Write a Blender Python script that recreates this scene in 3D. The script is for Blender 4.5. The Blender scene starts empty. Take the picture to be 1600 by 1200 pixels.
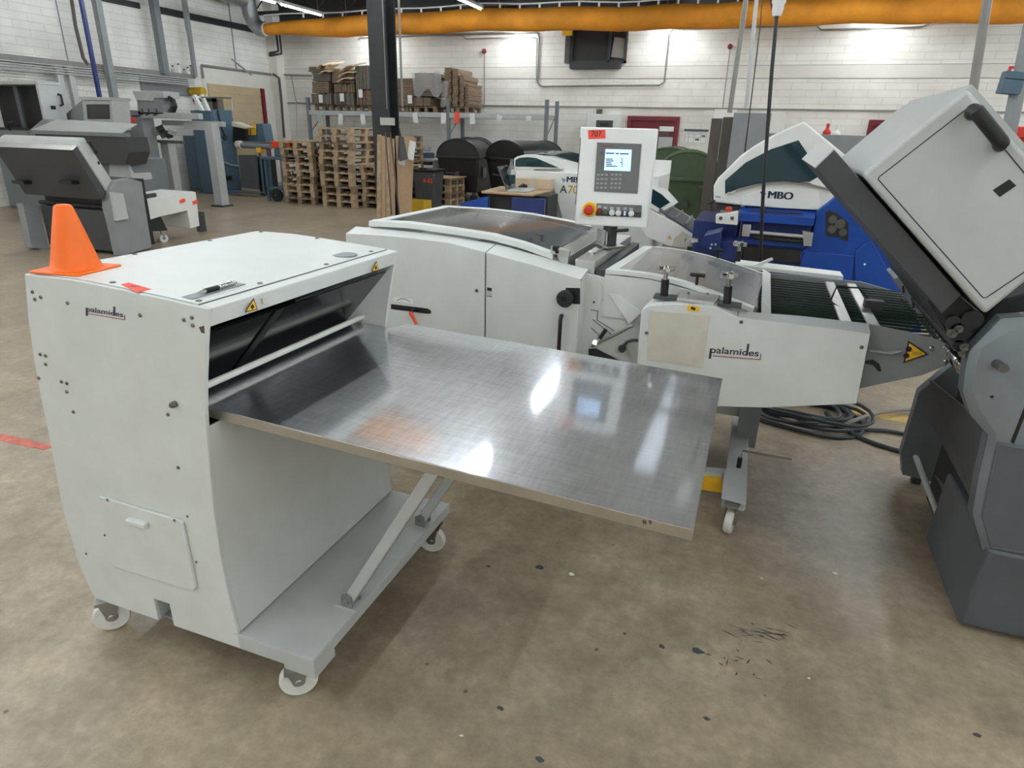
import bpy, bmesh, math, random
from mathutils import Vector, Matrix
random.seed(7)
R = math.radians
# ------------------------------------------------------------------ camera, world, light, exposure
SC = bpy.context.scene
COL = SC.collection
FPX, PITCH, ROLL, YAW, CAMZ = 1007.1, .37395, .02608, -.34700, 1.6

def _axes():
    F = Vector((0, math.cos(PITCH), -math.sin(PITCH))); U0 = Vector((0, math.sin(PITCH), math.cos(PITCH))); X0 = Vector((1, 0, 0))
    X = X0*math.cos(ROLL) + U0*math.sin(ROLL); U = U0*math.cos(ROLL) - X0*math.sin(ROLL)
    Q = Matrix.Rotation(-YAW, 3, 'Z')
    return Q @ X, Q @ U, Q @ F
AX, AU, AF = _axes()
cam_d = bpy.data.cameras.new('camera'); cam = bpy.data.objects.new('camera', cam_d); COL.objects.link(cam)
cam_d.sensor_fit = 'HORIZONTAL'; cam_d.sensor_width = 36.0; cam_d.lens = FPX/1600*36.0
cam_d.clip_start = .02; cam_d.clip_end = 200
m3 = Matrix((AX, AU, -AF)).transposed()
cam.matrix_world = Matrix.Translation((0, 0, CAMZ)) @ m3.to_4x4()
SC.camera = cam
world = bpy.data.worlds.new('world'); SC.world = world; world.use_nodes = True
world.node_tree.nodes['Background'].inputs[0].default_value = (.9, .95, 1, 1)
world.node_tree.nodes['Background'].inputs[1].default_value = .15
SC.view_settings.view_transform = 'Standard'; SC.view_settings.look = 'None'
SC.view_settings.exposure = 0.0; SC.view_settings.gamma = 1.0
SC.view_settings.use_curve_mapping = False
LAMP_E = 114.0            # radiance of a bare fluorescent tube
LAMP_COL = (239, 248, 253)
LAMP_Z = 4.0

# ------------------------------------------------------------------ points from the photograph's perspective
def ray(u, v): return AF + AX*((u-800)/FPX) - AU*((v-600)/FPX)
def P(u, v, x=None, y=None, z=None):
    d = ray(u, v)
    if x is not None: t = x/d.x
    elif y is not None: t = y/d.y
    else: t = (z-CAMZ)/d.z
    return Vector((0, 0, CAMZ)) + d*t
def PY(y, *uv): return [P(u, v, y=y) for u, v in uv]

# ------------------------------------------------------------------ materials
def lin(c):
    return tuple(((k/255)/12.92 if k/255 <= .04045 else ((k/255+.055)/1.055)**2.4) for k in c)
MATS = {}
def mat(name, rgb, rough=.45, metal=0.0, var=.06, scale=6.0, bump=0.0, bscale=60.0, rvar=.1, spec=.5, alpha=1.0, trans=0.0, coat=0.0, aniso=None, emit=0.0, stretch=(1, 1, 1)):
    if name in MATS: return MATS[name]
    m = bpy.data.materials.new(name); m.use_nodes = True
    nt = m.node_tree; b = nt.nodes['Principled BSDF']; L = nt.links.new
    c = lin(rgb)
    tc = nt.nodes.new('ShaderNodeTexCoord'); mp = nt.nodes.new('ShaderNodeMapping'); mp.inputs['Scale'].default_value = stretch
    L(tc.outputs['Object'], mp.inputs[0])
    if var > 0 or rvar > 0:
        n = nt.nodes.new('ShaderNodeTexNoise'); n.inputs['Scale'].default_value = scale; n.inputs['Detail'].default_value = 6; n.inputs['Roughness'].default_value = .62
        L(mp.outputs[0], n.inputs['Vector'])
        rp = nt.nodes.new('ShaderNodeValToRGB')
        rp.color_ramp.elements[0].position = .3; rp.color_ramp.elements[1].position = .7
        rp.color_ramp.elements[0].color = tuple(k*(1-var*1.6) for k in c)+(1,)
        rp.color_ramp.elements[1].color = tuple(min(1, k*(1+var)) for k in c)+(1,)
        L(n.outputs[0], rp.inputs[0]); L(rp.outputs[0], b.inputs['Base Color'])
        mr = nt.nodes.new('ShaderNodeMapRange'); mr.inputs[3].default_value = max(.02, rough-rvar); mr.inputs[4].default_value = min(1, rough+rvar)
        L(n.outputs[0], mr.inputs[0]); L(mr.outputs[0], b.inputs['Roughness'])
    else:
        b.inputs['Base Color'].default_value = c+(1,); b.inputs['Roughness'].default_value = rough
    b.inputs['Metallic'].default_value = metal
    b.inputs['Specular IOR Level'].default_value = spec
    if bump > 0:
        n2 = nt.nodes.new('ShaderNodeTexNoise'); n2.inputs['Scale'].default_value = bscale; n2.inputs['Detail'].default_value = 4
        L(mp.outputs[0], n2.inputs['Vector'])
        bp = nt.nodes.new('ShaderNodeBump'); bp.inputs['Strength'].default_value = bump; bp.inputs['Distance'].default_value = .002
        L(n2.outputs[0], bp.inputs['Height']); L(bp.outputs[0], b.inputs['Normal'])
    if alpha < 1: b.inputs['Alpha'].default_value = alpha
    if trans > 0: b.inputs['Transmission Weight'].default_value = trans
    if coat > 0: b.inputs['Coat Weight'].default_value = coat; b.inputs['Coat Roughness'].default_value = .1
    if emit > 0:
        b.inputs['Emission Color'].default_value = c+(1,); b.inputs['Emission Strength'].default_value = emit
    MATS[name] = m
    return m

def mat_floor():
    m = bpy.data.materials.new('concrete_floor'); m.use_nodes = True
    nt = m.node_tree; b = nt.nodes['Principled BSDF']; L = nt.links.new
    tc = nt.nodes.new('ShaderNodeTexCoord')
    def noise(s, d=8, r=.6, vec=None):
        n = nt.nodes.new('ShaderNodeTexNoise'); n.inputs['Scale'].default_value = s; n.inputs['Detail'].default_value = d; n.inputs['Roughness'].default_value = r
        L(vec or tc.outputs['Object'], n.inputs['Vector']); return n
    def ramp(src, p0, c0, p1, c1):
        r = nt.nodes.new('ShaderNodeValToRGB'); e = r.color_ramp.elements
        e[0].position = p0; e[0].color = c0; e[1].position = p1; e[1].color = c1
        L(src, r.inputs[0]); return r
    def mix(kind, f, a, bb):
        x = nt.nodes.new('ShaderNodeMix'); x.data_type = 'RGBA'; x.blend_type = kind
        if isinstance(f, float): x.inputs[0].default_value = f
        else: L(f, x.inputs[0])
        L(a, x.inputs[6]); L(bb, x.inputs[7]); return x.outputs[2]
    big = noise(.9, 6); mid = noise(4.5, 10, .68); fine = noise(24, 8, .75); stain = noise(2.1, 9, .72)
    c1 = ramp(big.outputs[0], .3, lin((163, 146, 123))+(1,), .7, lin((196, 178, 153))+(1,))
    c2 = ramp(mid.outputs[0], .30, (.55, .54, .52, 1), .72, (1.06, 1.06, 1.06, 1))
    c3 = ramp(fine.outputs[0], .30, (.66, .66, .65, 1), .70, (1.16, 1.16, 1.16, 1))
    a = mix('MULTIPLY', 1.0, c1.outputs[0], c2.outputs[0]); a = mix('MULTIPLY', .8, a, c3.outputs[0])
    c4 = ramp(stain.outputs[0], .60, (0, 0, 0, 1), .74, (1, 1, 1, 1))
    dark = nt.nodes.new('ShaderNodeRGB'); dark.outputs[0].default_value = lin((98, 90, 79))+(1,)
    f4 = nt.nodes.new('ShaderNodeMath'); f4.operation = 'MULTIPLY'; f4.inputs[1].default_value = .45; L(c4.outputs[0], f4.inputs[0])
    a = mix('MIX', f4.outputs[0], a, dark.outputs[0])
    # small dark rubber flecks
    vo = nt.nodes.new('ShaderNodeTexVoronoi'); vo.inputs['Scale'].default_value = 5.5; vo.inputs['Randomness'].default_value = 1
    L(tc.outputs['Object'], vo.inputs['Vector'])
    wob = nt.nodes.new('ShaderNodeMath'); wob.operation = 'MULTIPLY_ADD'; wob.inputs[1].default_value = .10; L(fine.outputs[0], wob.inputs[0]); L(vo.outputs['Distance'], wob.inputs[2])
    fl = ramp(wob.outputs[0], .075, (1, 1, 1, 1), .095, (0, 0, 0, 1))
    dk = nt.nodes.new('ShaderNodeRGB'); dk.outputs[0].default_value = lin((62, 58, 52))+(1,)
    fm = nt.nodes.new('ShaderNodeMath'); fm.operation = 'MULTIPLY'; fm.inputs[1].default_value = .8; L(fl.outputs[0], fm.inputs[0])
    a = mix('MIX', fm.outputs[0], a, dk.outputs[0])
    L(a, b.inputs['Base Color'])
    mr = nt.nodes.new('ShaderNodeMapRange'); mr.inputs[3].default_value = .20; mr.inputs[4].default_value = .48; L(mid.outputs[0], mr.inputs[0]); L(mr.outputs[0], b.inputs['Roughness'])
    bp = nt.nodes.new('ShaderNodeBump'); bp.inputs['Strength'].default_value = .12; bp.inputs['Distance'].default_value = .004
    L(fine.outputs[0], bp.inputs['Height']); L(bp.outputs[0], b.inputs['Normal'])
    return m

def mat_brick(name, along_x=True, rgb=(240, 238, 232)):
    m = bpy.data.materials.new(name); m.use_nodes = True
    nt = m.node_tree; b = nt.nodes['Principled BSDF']; L = nt.links.new
    tc = nt.nodes.new('ShaderNodeTexCoord'); sp = nt.nodes.new('ShaderNodeSeparateXYZ'); cb = nt.nodes.new('ShaderNodeCombineXYZ')
    L(tc.outputs['Object'], sp.inputs[0]); L(sp.outputs[0 if along_x else 1], cb.inputs[0]); L(sp.outputs[2], cb.inputs[1])
    br = nt.nodes.new('ShaderNodeTexBrick'); br.inputs['Scale'].default_value = 1.0
    br.inputs['Brick Width'].default_value = .62; br.inputs['Row Height'].default_value = .145; br.inputs['Mortar Size'].default_value = .006; br.inputs['Mortar Smooth'].default_value = .4
    c = lin(rgb)
    br.inputs['Color1'].default_value = c+(1,); br.inputs['Color2'].default_value = tuple(k*.96 for k in c)+(1,); br.inputs['Mortar'].default_value = tuple(k*.76 for k in c)+(1,)
    L(cb.outputs[0], br.inputs['Vector'])
    n = nt.nodes.new('ShaderNodeTexNoise'); n.inputs['Scale'].default_value = 1.3; n.inputs['Detail'].default_value = 8
    L(tc.outputs['Object'], n.inputs['Vector'])
    r = nt.nodes.new('ShaderNodeValToRGB'); r.color_ramp.elements[0].color = (.84, .83, .81, 1); r.color_ramp.elements[1].color = (1.03, 1.03, 1.03, 1)
    r.color_ramp.elements[0].position = .3; r.color_ramp.elements[1].position = .65
    L(n.outputs[0], r.inputs[0])
    x = nt.nodes.new('ShaderNodeMix'); x.data_type = 'RGBA'; x.blend_type = 'MULTIPLY'; x.inputs[0].default_value = 1
    L(br.outputs['Color'], x.inputs[6]); L(r.outputs[0], x.inputs[7]); L(x.outputs[2], b.inputs['Base Color'])
    b.inputs['Roughness'].default_value = .6
    n3 = nt.nodes.new('ShaderNodeTexNoise'); n3.inputs['Scale'].default_value = 14; L(tc.outputs['Object'], n3.inputs['Vector'])
    ad = nt.nodes.new('ShaderNodeMath'); ad.operation = 'MULTIPLY_ADD'; ad.inputs[1].default_value = -1.0
    L(br.outputs['Fac'], ad.inputs[0]); L(n3.outputs[0], ad.inputs[2])
    bp = nt.nodes.new('ShaderNodeBump'); bp.inputs['Strength'].default_value = .5; bp.inputs['Distance'].default_value = .012
    L(ad.outputs[0], bp.inputs['Height']); L(bp.outputs[0], b.inputs['Normal'])
    return m

def mat_table():
    m = bpy.data.materials.new('scratched_aluminium'); m.use_nodes = True
    nt = m.node_tree; b = nt.nodes['Principled BSDF']; L = nt.links.new
    tc = nt.nodes.new('ShaderNodeTexCoord')
    b.inputs['Metallic'].default_value = 1; b.inputs['Base Color'].default_value = lin((214, 216, 220))+(1,)
    mp = nt.nodes.new('ShaderNodeMapping'); mp.inputs['Scale'].default_value = (6.0, 60, 1); mp.inputs['Rotation'].default_value = (0, 0, R(31)); L(tc.outputs['Object'], mp.inputs[0])
    mp2 = nt.nodes.new('ShaderNodeMapping'); mp2.inputs['Scale'].default_value = (70, 9, 1); mp2.inputs['Rotation'].default_value = (0, 0, R(-19)); L(tc.outputs['Object'], mp2.inputs[0])
    n1 = nt.nodes.new('ShaderNodeTexNoise'); n1.inputs['Scale'].default_value = 1.6; n1.inputs['Detail'].default_value = 5; L(mp.outputs[0], n1.inputs['Vector'])
    n2 = nt.nodes.new('ShaderNodeTexNoise'); n2.inputs['Scale'].default_value = 1.6; n2.inputs['Detail'].default_value = 5; L(mp2.outputs[0], n2.inputs['Vector'])
    n3 = nt.nodes.new('ShaderNodeTexNoise'); n3.inputs['Scale'].default_value = 3.2; n3.inputs['Detail'].default_value = 6; L(tc.outputs['Object'], n3.inputs['Vector'])
    a = nt.nodes.new('ShaderNodeMath'); a.operation = 'ADD'; L(n1.outputs[0], a.inputs[0]); L(n2.outputs[0], a.inputs[1])
    b.inputs['Roughness'].default_value = .075
    b2 = nt.nodes.new('ShaderNodeBsdfPrincipled'); b2.inputs['Metallic'].default_value = 1; b2.inputs['Base Color'].default_value = lin((230, 232, 235))+(1,); b2.inputs['Roughness'].default_value = .30
    bp = nt.nodes.new('ShaderNodeBump'); bp.inputs['Strength'].default_value = .03; bp.inputs['Distance'].default_value = .0005
    L(a.outputs[0], bp.inputs['Height']); L(bp.outputs[0], b2.inputs['Normal'])
    sm = nt.nodes.new('ShaderNodeMath'); sm.operation = 'ADD'; L(a.outputs[0], sm.inputs[0]); L(n3.outputs[0], sm.inputs[1])
    mr = nt.nodes.new('ShaderNodeMapRange'); mr.inputs[1].default_value = 1.1; mr.inputs[2].default_value = 1.9; mr.inputs[3].default_value = .40; mr.inputs[4].default_value = .56; L(sm.outputs[0], mr.inputs[0])
    mx = nt.nodes.new('ShaderNodeMixShader'); L(mr.outputs[0], mx.inputs[0]); L(b.outputs[0], mx.inputs[1]); L(b2.outputs[0], mx.inputs[2])
    L(mx.outputs[0], nt.nodes['Material Output'].inputs['Surface'])
    return m

def mat_glass(name, rgb, alpha, rough=.06):
    return mat(name, rgb, rough=rough, var=0, rvar=0, alpha=alpha, spec=.6)

M = dict(
    white=mat('white_powder_coat', (214, 216, 212), .42, var=.035, scale=9, bump=.10, bscale=700),
    top=mat('white_lid_coat', (222, 224, 220), .40, var=.03, scale=7, bump=.12, bscale=600),
    boxpaint=mat('pale_box_paint', (248, 249, 247), .5, var=.03, bump=.1, bscale=500),
    cream=mat('cream_white_paint', (225, 224, 216), .42, var=.03),
    bwhite=mat('bright_white_paint', (232, 232, 228), .38, var=.03),
    lgrey=mat('light_grey_paint', (186, 188, 186), .45, var=.05, bump=.08, bscale=500),
    mgrey=mat('mid_grey_paint', (139, 142, 143), .48, var=.06, bump=.08, bscale=500),
    grey=mat('blue_grey_paint', (116, 121, 124), .45, var=.06, bump=.12, bscale=400),
    dgrey=mat('charcoal_paint', (66, 67, 69), .5, var=.08, bump=.10, bscale=300),
    ggrey=mat('graphite_paint', (84, 88, 92), .45, var=.07, bump=.10, bscale=400),
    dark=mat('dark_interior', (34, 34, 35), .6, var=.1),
    black=mat('black_plastic', (22, 22, 23), .42, var=.1),
    fleck=mat('grey_rubber_fleck', (74, 74, 74), .7, var=.1),
    rubber=mat('black_rubber', (30, 31, 32), .6, var=.1),
    binblk=mat('black_bin_plastic', (27, 28, 30), .38, var=.12, bump=.1, bscale=80),
    green=mat('green_bin_paint', (72, 90, 62), .5, var=.12),
    steel=mat('steel', (176, 176, 172), .33, 1.0, var=.12, rvar=.12),
    chrome=mat('chrome', (225, 225, 225), .12, 1.0, var=.02, rvar=.04),
    alu=mat('aluminium', (205, 205, 202), .38, .9, var=.08, rvar=.12),
    galv=mat('galvanised_steel', (160, 162, 163), .4, .8, var=.12, scale=14),
    bolt=mat('bolt_steel', (120, 120, 118), .35, .9, var=.1),
    nylon=mat('white_nylon', (224, 222, 214), .4, var=.06, scale=30),
    orange=mat('orange_cone_vinyl', (255, 112, 4), .45, var=.05, bump=.1, bscale=120),
    tag=mat('red_orange_sticker', (255, 90, 70), .6, var=.02, emit=0),
    ink=mat('black_ink', (38, 34, 36), .6, var=0, rvar=0),
    logo=mat('logo_navy_ink', (52, 48, 66), .6, var=0, rvar=0),
    logored=mat('logo_red_ink', (150, 56, 50), .6, var=0, rvar=0),
    mboink=mat('logo_dark_blue_ink', (30, 42, 66), .6, var=0, rvar=0),
    ochre=mat('ochre_ink', (196, 158, 60), .6, var=0, rvar=0),
    yellow=mat('warning_yellow', (246, 190, 40), .5, var=.04),
    estop=mat('emergency_yellow', (244, 196, 30), .4, var=.03),
    red=mat('red_plastic', (200, 44, 30), .4, var=.04),
    redl=mat('red_orange_lever', (232, 76, 40), .4, var=.04),
    maroon=mat('maroon_door_paint', (112, 22, 34), .45, var=.08),
    blue=mat('royal_blue_paint', (16, 66, 150), .38, var=.08),
    dblue=mat('dark_blue_paint', (28, 46, 104), .42, var=.08),
    tblue=mat('slate_blue_paint', (78, 102, 118), .5, var=.08),
    wood=mat('pallet_wood', (176, 153, 124), .75, var=.2, scale=9, stretch=(1, 1, 1)),
    woodd=mat('weathered_pallet_wood', (138, 118, 95), .8, var=.22, scale=9),
    chip=mat('chipboard', (178, 149, 116), .7, var=.1, scale=40),
    carton=mat('brown_cardboard', (124, 104, 84), .8, var=.15, scale=12),
    cartong=mat('grey_brown_cardboard', (112, 104, 95), .8, var=.15, scale=12),
    cartonl=mat('pale_cardboard', (212, 190, 160), .8, var=.08, scale=12),
    paper=mat('white_paper', (236, 236, 232), .7, var=.02),
    duct=mat('orange_textile_duct', (226, 146, 38), .75, var=.14, scale=2.2, bump=.3, bscale=6),
    wallp=mat('white_wall_paint', (224, 221, 213), .6, var=.05, scale=2),
    steelcol=mat('column_black_paint', (46, 48, 50), .5, var=.12),
    ceil=mat('dark_ceiling', (52, 54, 56), .8, var=.15, scale=1.2),
    ceill=mat('grey_ceiling', (205, 207, 208), .8, var=.1, scale=1.2),
    truss=mat('truss_dark_steel', (48, 50, 52), .6, var=.1),
    beige=mat('beige_plate', (206, 200, 186), .5, var=.06, scale=12),
    pipe=mat('grey_conduit', (136, 132, 128), .45, var=.08),
    cable=mat('dark_cable', (50, 56, 58), .5, var=.08),
    belt=mat('green_belt_cord', (34, 50, 40), .5, var=.08),
    tan=mat('tan_shutter', (192, 172, 138), .7, var=.06, scale=3),
    brown=mat('dark_brown_panel', (84, 76, 70), .55, var=.12, scale=5),
    plexi=mat('smoked_plexi', (26, 27, 29), .12, var=.15, rvar=.03, spec=.6),
    crate=mat('yellow_crate_plastic', (196, 160, 34), .5, var=.1),
    screen=mat('lit_lcd_screen', (178, 206, 240), .3, var=0, rvar=0, emit=1.1),
    scrtxt=mat('lcd_dark_text', (40, 50, 90), .4, var=0, rvar=0),
    panelg=mat('grey_membrane_keypad', (112, 113, 113), .5, var=.03),
    key=mat('pale_keys', (168, 168, 164), .5, var=.05),
    tape=mat('red_floor_tape', (208, 110, 96), .6, var=.25, scale=20),
    yline=mat('yellow_floor_line', (196, 164, 92), .6, var=.25, scale=9),
    clear=mat_glass('clear_acrylic', (158, 160, 161), .58, .14),
    smoke=mat_glass('smoked_acrylic', (104, 106, 108), .5, .07),
    tealglass=mat_glass('teal_glass', (34, 62, 70), .86, .06),
    film=mat_glass('stretch_film', (196, 192, 188), .30, .2),
    tableedge=mat('brushed_alu_edge', (188, 182, 172), .36, .9, var=.1, rvar=.1),
    handle=mat('soft_black_handle', (30, 30, 31), .6, var=.1),
    tubeglow=mat('fluorescent_tube', LAMP_COL, .4, var=0, rvar=0, emit=LAMP_E),
    skyl=mat('skylight_sheet', (215, 225, 235), .4, var=0, rvar=0, emit=1.2),
)
M['table'] = mat_table(); M['floor'] = mat_floor()
M['brickx'] = mat_brick('white_painted_brick_back', True); M['bricky'] = mat_brick('white_painted_brick_side', False)

# ------------------------------------------------------------------ mesh building
class MB:
    def __init__(s): s.v = []; s.f = []
    def add(s, vs, fs):
        o = len(s.v); s.v += [tuple(v) for v in vs]; s.f += [tuple(i+o for i in f) for f in fs]; return s
    def box(s, x0, x1, y0, y1, z0, z1):
        vs = [(x, y, z) for z in (z0, z1) for y in (y0, y1) for x in (x0, x1)]
        return s.add(vs, [(0, 2, 3, 1), (4, 5, 7, 6), (0, 1, 5, 4), (2, 6, 7, 3), (0, 4, 6, 2), (1, 3, 7, 5)])
    def obox(s, c, size, mtx=None):
        c = Vector(c); mtx = mtx or Matrix.Identity(3)
        hx, hy, hz = [k/2 for k in size]
        vs = [c + mtx @ Vector((x, y, z)) for z in (-hz, hz) for y in (-hy, hy) for x in (-hx, hx)]
        return s.add(vs, [(0, 2, 3, 1), (4, 5, 7, 6), (0, 1, 5, 4), (2, 6, 7, 3), (0, 4, 6, 2), (1, 3, 7, 5)])
    def prism(s, pts, vec):
        n = len(pts); pts = [Vector(p) for p in pts]; vec = Vector(vec)
        vs = pts + [p+vec for p in pts]
        return s.add(vs, [tuple(range(n)), tuple(range(2*n-1, n-1, -1))] + [(i, (i+1) % n, n+(i+1) % n, n+i) for i in range(n)])
    def loft(s, A, B, thick):
        "sheet between two polylines of equal length, thickened along vector"
        n = len(A); t = Vector(thick); A = [Vector(a) for a in A]; B = [Vector(b) for b in B]
        vs = A + B + [a+t for a in A] + [b+t for b in B]
        fs = []
        for i in range(n-1):
            fs += [(i, i+1, n+i+1, n+i), (2*n+i, 3*n+i, 3*n+i+1, 2*n+i+1), (i, 2*n+i, 2*n+i+1, i+1), (n+i, n+i+1, 3*n+i+1, 3*n+i)]
        fs += [(0, n, 3*n, 2*n), (n-1, 3*n-1, 4*n-1, 2*n-1)]
        return s.add(vs, fs)
    def cyl(s, p0, p1, r, r2=None, n=14):
        p0 = Vector(p0); p1 = Vector(p1); r2 = r if r2 is None else r2
        d = (p1-p0).normalized(); a = d.orthogonal().normalized(); b = d.cross(a)
        vs = []
        for p, q in ((p0, r), (p1, r2)):
            for i in range(n):
                t = 2*math.pi*i/n; vs.append(p + (a*math.cos(t)+b*math.sin(t))*q)
        return s.add(vs, [tuple(range(n-1, -1, -1)), tuple(range(n, 2*n))] + [(i, (i+1) % n, n+(i+1) % n, n+i) for i in range(n)])
    def tube(s, pts, r, n=8):
        pts = [Vector(p) for p in pts]; m = len(pts); vs = []
        up = None
        for i, p in enumerate(pts):
            d = (pts[min(i+1, m-1)] - pts[max(i-1, 0)]).normalized()
            if up is None: up = d.orthogonal().normalized()
            up = (up - d*up.dot(d))
            up = up.normalized() if up.length > 1e-6 else d.orthogonal().normalized()
            b = d.cross(up)
            rr = r[i] if isinstance(r, (list, tuple)) else r
            for k in range(n):
                t = 2*math.pi*k/n; vs.append(p + (up*math.cos(t)+b*math.sin(t))*rr)
        fs = [tuple(range(n-1, -1, -1)), tuple(range((m-1)*n, m*n))]
        for i in range(m-1):
            fs += [(i*n+k, i*n+(k+1) % n, (i+1)*n+(k+1) % n, (i+1)*n+k) for k in range(n)]
        return s.add(vs, fs)
    def lathe(s, prof, c, axis=(0, 0, 1), n=24):
        c = Vector(c); d = Vector(axis).normalized(); a = d.orthogonal().normalized(); b = d.cross(a); m = len(prof); vs = []
        for r, h in prof:
            for k in range(n):
                t = 2*math.pi*k/n; vs.append(c + d*h + (a*math.cos(t)+b*math.sin(t))*max(r, 1e-4))
        fs = [tuple(range(n-1, -1, -1)), tuple(range((m-1)*n, m*n))]
        for i in range(m-1):
            fs += [(i*n+k, i*n+(k+1) % n, (i+1)*n+(k+1) % n, (i+1)*n+k) for k in range(n)]
        return s.add(vs, fs)
    def mesh(s, name, material, sharp=.6):
        me = bpy.data.meshes.new(name); me.from_pydata(s.v, [], s.f)
        bm = bmesh.new(); bm.from_mesh(me); bmesh.ops.recalc_face_normals(bm, faces=bm.faces); bm.to_mesh(me); bm.free()
        me.materials.append(material)
        me.polygons.foreach_set('use_smooth', [True]*len(me.polygons)); me.set_sharp_from_angle(angle=sharp)
        return me
    def build(s, name, material, parent=None, bevel=0.0, label=None, seg=2, sharp=.6):
        o = bpy.data.objects.new(name, s.mesh(name, material, sharp)); COL.objects.link(o)
        if bevel:
            md = o.modifiers.new('bevel', 'BEVEL'); md.width = bevel; md.segments = seg; md.limit_method = 'ANGLE'; md.angle_limit = R(35); md.harden_normals = False
        attach(o, parent)
        if label: o['label'] = label
        return o

def wm(o):
    m = o.matrix_basis.copy()
    return (wm(o.parent) @ o.matrix_parent_inverse @ m) if o.parent else m
def attach(o, parent):
    if parent is not None:
        o.parent = parent; o.matrix_parent_inverse = wm(parent).inverted()
def thing(name, label, cat, loc=(0, 0, 0), group=None):
    o = bpy.data.objects.new(name, None); COL.objects.link(o); o.location = loc; o.empty_display_size = .1
    return tag(o, label, cat, group)
def tag(o, label, cat=None, group=None):
    o['label'] = label
    if cat: o['category'] = cat
    if group: o['group'] = group
    return o
def struct(o, label=None, cat=None):
    o['kind'] = 'structure'
    if label: o['label'] = label
    if cat: o['category'] = cat
    return o
def copy_tree(o, parent=None, **kw):
    c = o.copy(); COL.objects.link(c)
    if parent is not None: c.parent = parent
    for ch in list(o.children): copy_tree(ch, c)
    return c
def text(s, p, xdir, up, h, material, parent, name='lettering', bold=0.0, depth=.0006, width=None, slant=0):
    cu = bpy.data.curves.new('txt', 'FONT'); cu.body = s; cu.size = 1.0; cu.extrude = 0.0; cu.offset = bold; cu.shear = slant
    o = bpy.data.objects.new('txt', cu); COL.objects.link(o)
    dg = bpy.context.evaluated_depsgraph_get(); me = bpy.data.meshes.new_from_object(o.evaluated_get(dg))
    bpy.data.objects.remove(o); bpy.data.curves.remove(cu)
    xs = [v.co.x for v in me.vertices]; x0, x1 = min(xs), max(xs)
    sc = h/.72; sx = sc if width is None else width/(x1-x0)
    X = Vector(xdir).normalized(); U = Vector(up).normalized(); N = X.cross(U); p = Vector(p)
    for v in me.vertices:
        v.co = p + X*((v.co.x-x0)*sx) + U*(v.co.y*sc) + N*depth
    me.materials.clear(); me.materials.append(material); me.name = name
    t = bpy.data.objects.new(name, me); COL.objects.link(t); attach(t, parent)
    return t
def rotm(rx=0, ry=0, rz=0): return Matrix.Rotation(rz, 3, 'Z') @ Matrix.Rotation(ry, 3, 'Y') @ Matrix.Rotation(rx, 3, 'X')
def interp(pts, t):
    pts = sorted(pts)
    if t <= pts[0][0]: return pts[0][1]
    for (a, b), (c, d) in zip(pts, pts[1:]):
        if t <= c: return b + (d-b)*(t-a)/(c-a)
    return pts[-1][1]
def ordinal(i): return ['lowest', 'second', 'third', 'fourth', 'fifth', 'sixth', 'seventh', 'eighth', 'ninth', 'tenth', 'eleventh', 'twelfth'][i]

# ================================================================== THE HALL
WY, WX, CZ = 17.0, -13.66, 4.95
XR, YF = 9.5, -11.0
struct(MB().box(WX-.2, XR+.2, YF-.2, WY+.2, -.2, 0).build('floor', M['floor']), 'scuffed grey-brown concrete hall floor', 'floor')
cl = struct(MB().box(WX-.2, XR+.2, YF-.2, 13.4, CZ, CZ+.15).build('ceiling', M['ceill']), 'grey sheet ceiling high above the machines', 'ceiling')
MB().box(WX-.2, XR+.2, 13.4, WY+.2, CZ, CZ+.15).build('dark_bay', M['ceil'], cl)
for k in range(7): MB().box(-.84, -.54, 8.9+k*.62, 9.48+k*.62, CZ-.02, CZ).build('skylight_pane', M['skyl'], cl)
wall_back = struct(MB().box(WX-.2, XR+.2, WY, WY+.2, 0, CZ).build('wall_back', M['brickx']), 'white painted brick wall behind the storage rack', 'wall')
wall_left = struct(MB().box(WX-.2, WX, YF, WY, 0, CZ).build('wall_left', M['bricky']), 'white painted brick wall behind the grey machines', 'wall')
struct(MB().box(XR, XR+.2, YF, WY, 0, CZ).build('wall_right', M['wallp']), 'plain white side wall of the hall', 'wall')
struct(MB().box(WX, XR, YF-.2, YF, 0, CZ).build('wall_front', M['wallp']), 'plain white wall behind the photographer', 'wall')
# concrete bands in the brickwork
def zb(u, v): return P(u, v, y=WY).z
def zl(u, v): return P(u, v, x=WX).z
MB().box(WX, XR, WY-.012, WY+.02, zb(1000, 122.3), zb(1000, 104.2)).build('concrete_band', M['wallp'], wall_back)
MB().box(WX, XR, WY-.03, WY+.02, zb(1000, 169), zb(1000, 167)).build('ledge', M['pipe'], wall_back)
MB().box(WX, XR, WY-.006, WY+.02, zb(1000, 103.2), zb(1000, 103.9)).build('joint', M['mgrey'], wall_back)
MB().box(WX, XR, WY-.006, WY+.02, zb(1000, 122.5), zb(1000, 123.2)).build('joint', M['mgrey'], wall_back)
MB().box(WX, XR, WY-.02, WY+.02, 3.97, CZ).build('upper_cladding', M['ceil'], wall_back)
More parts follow.
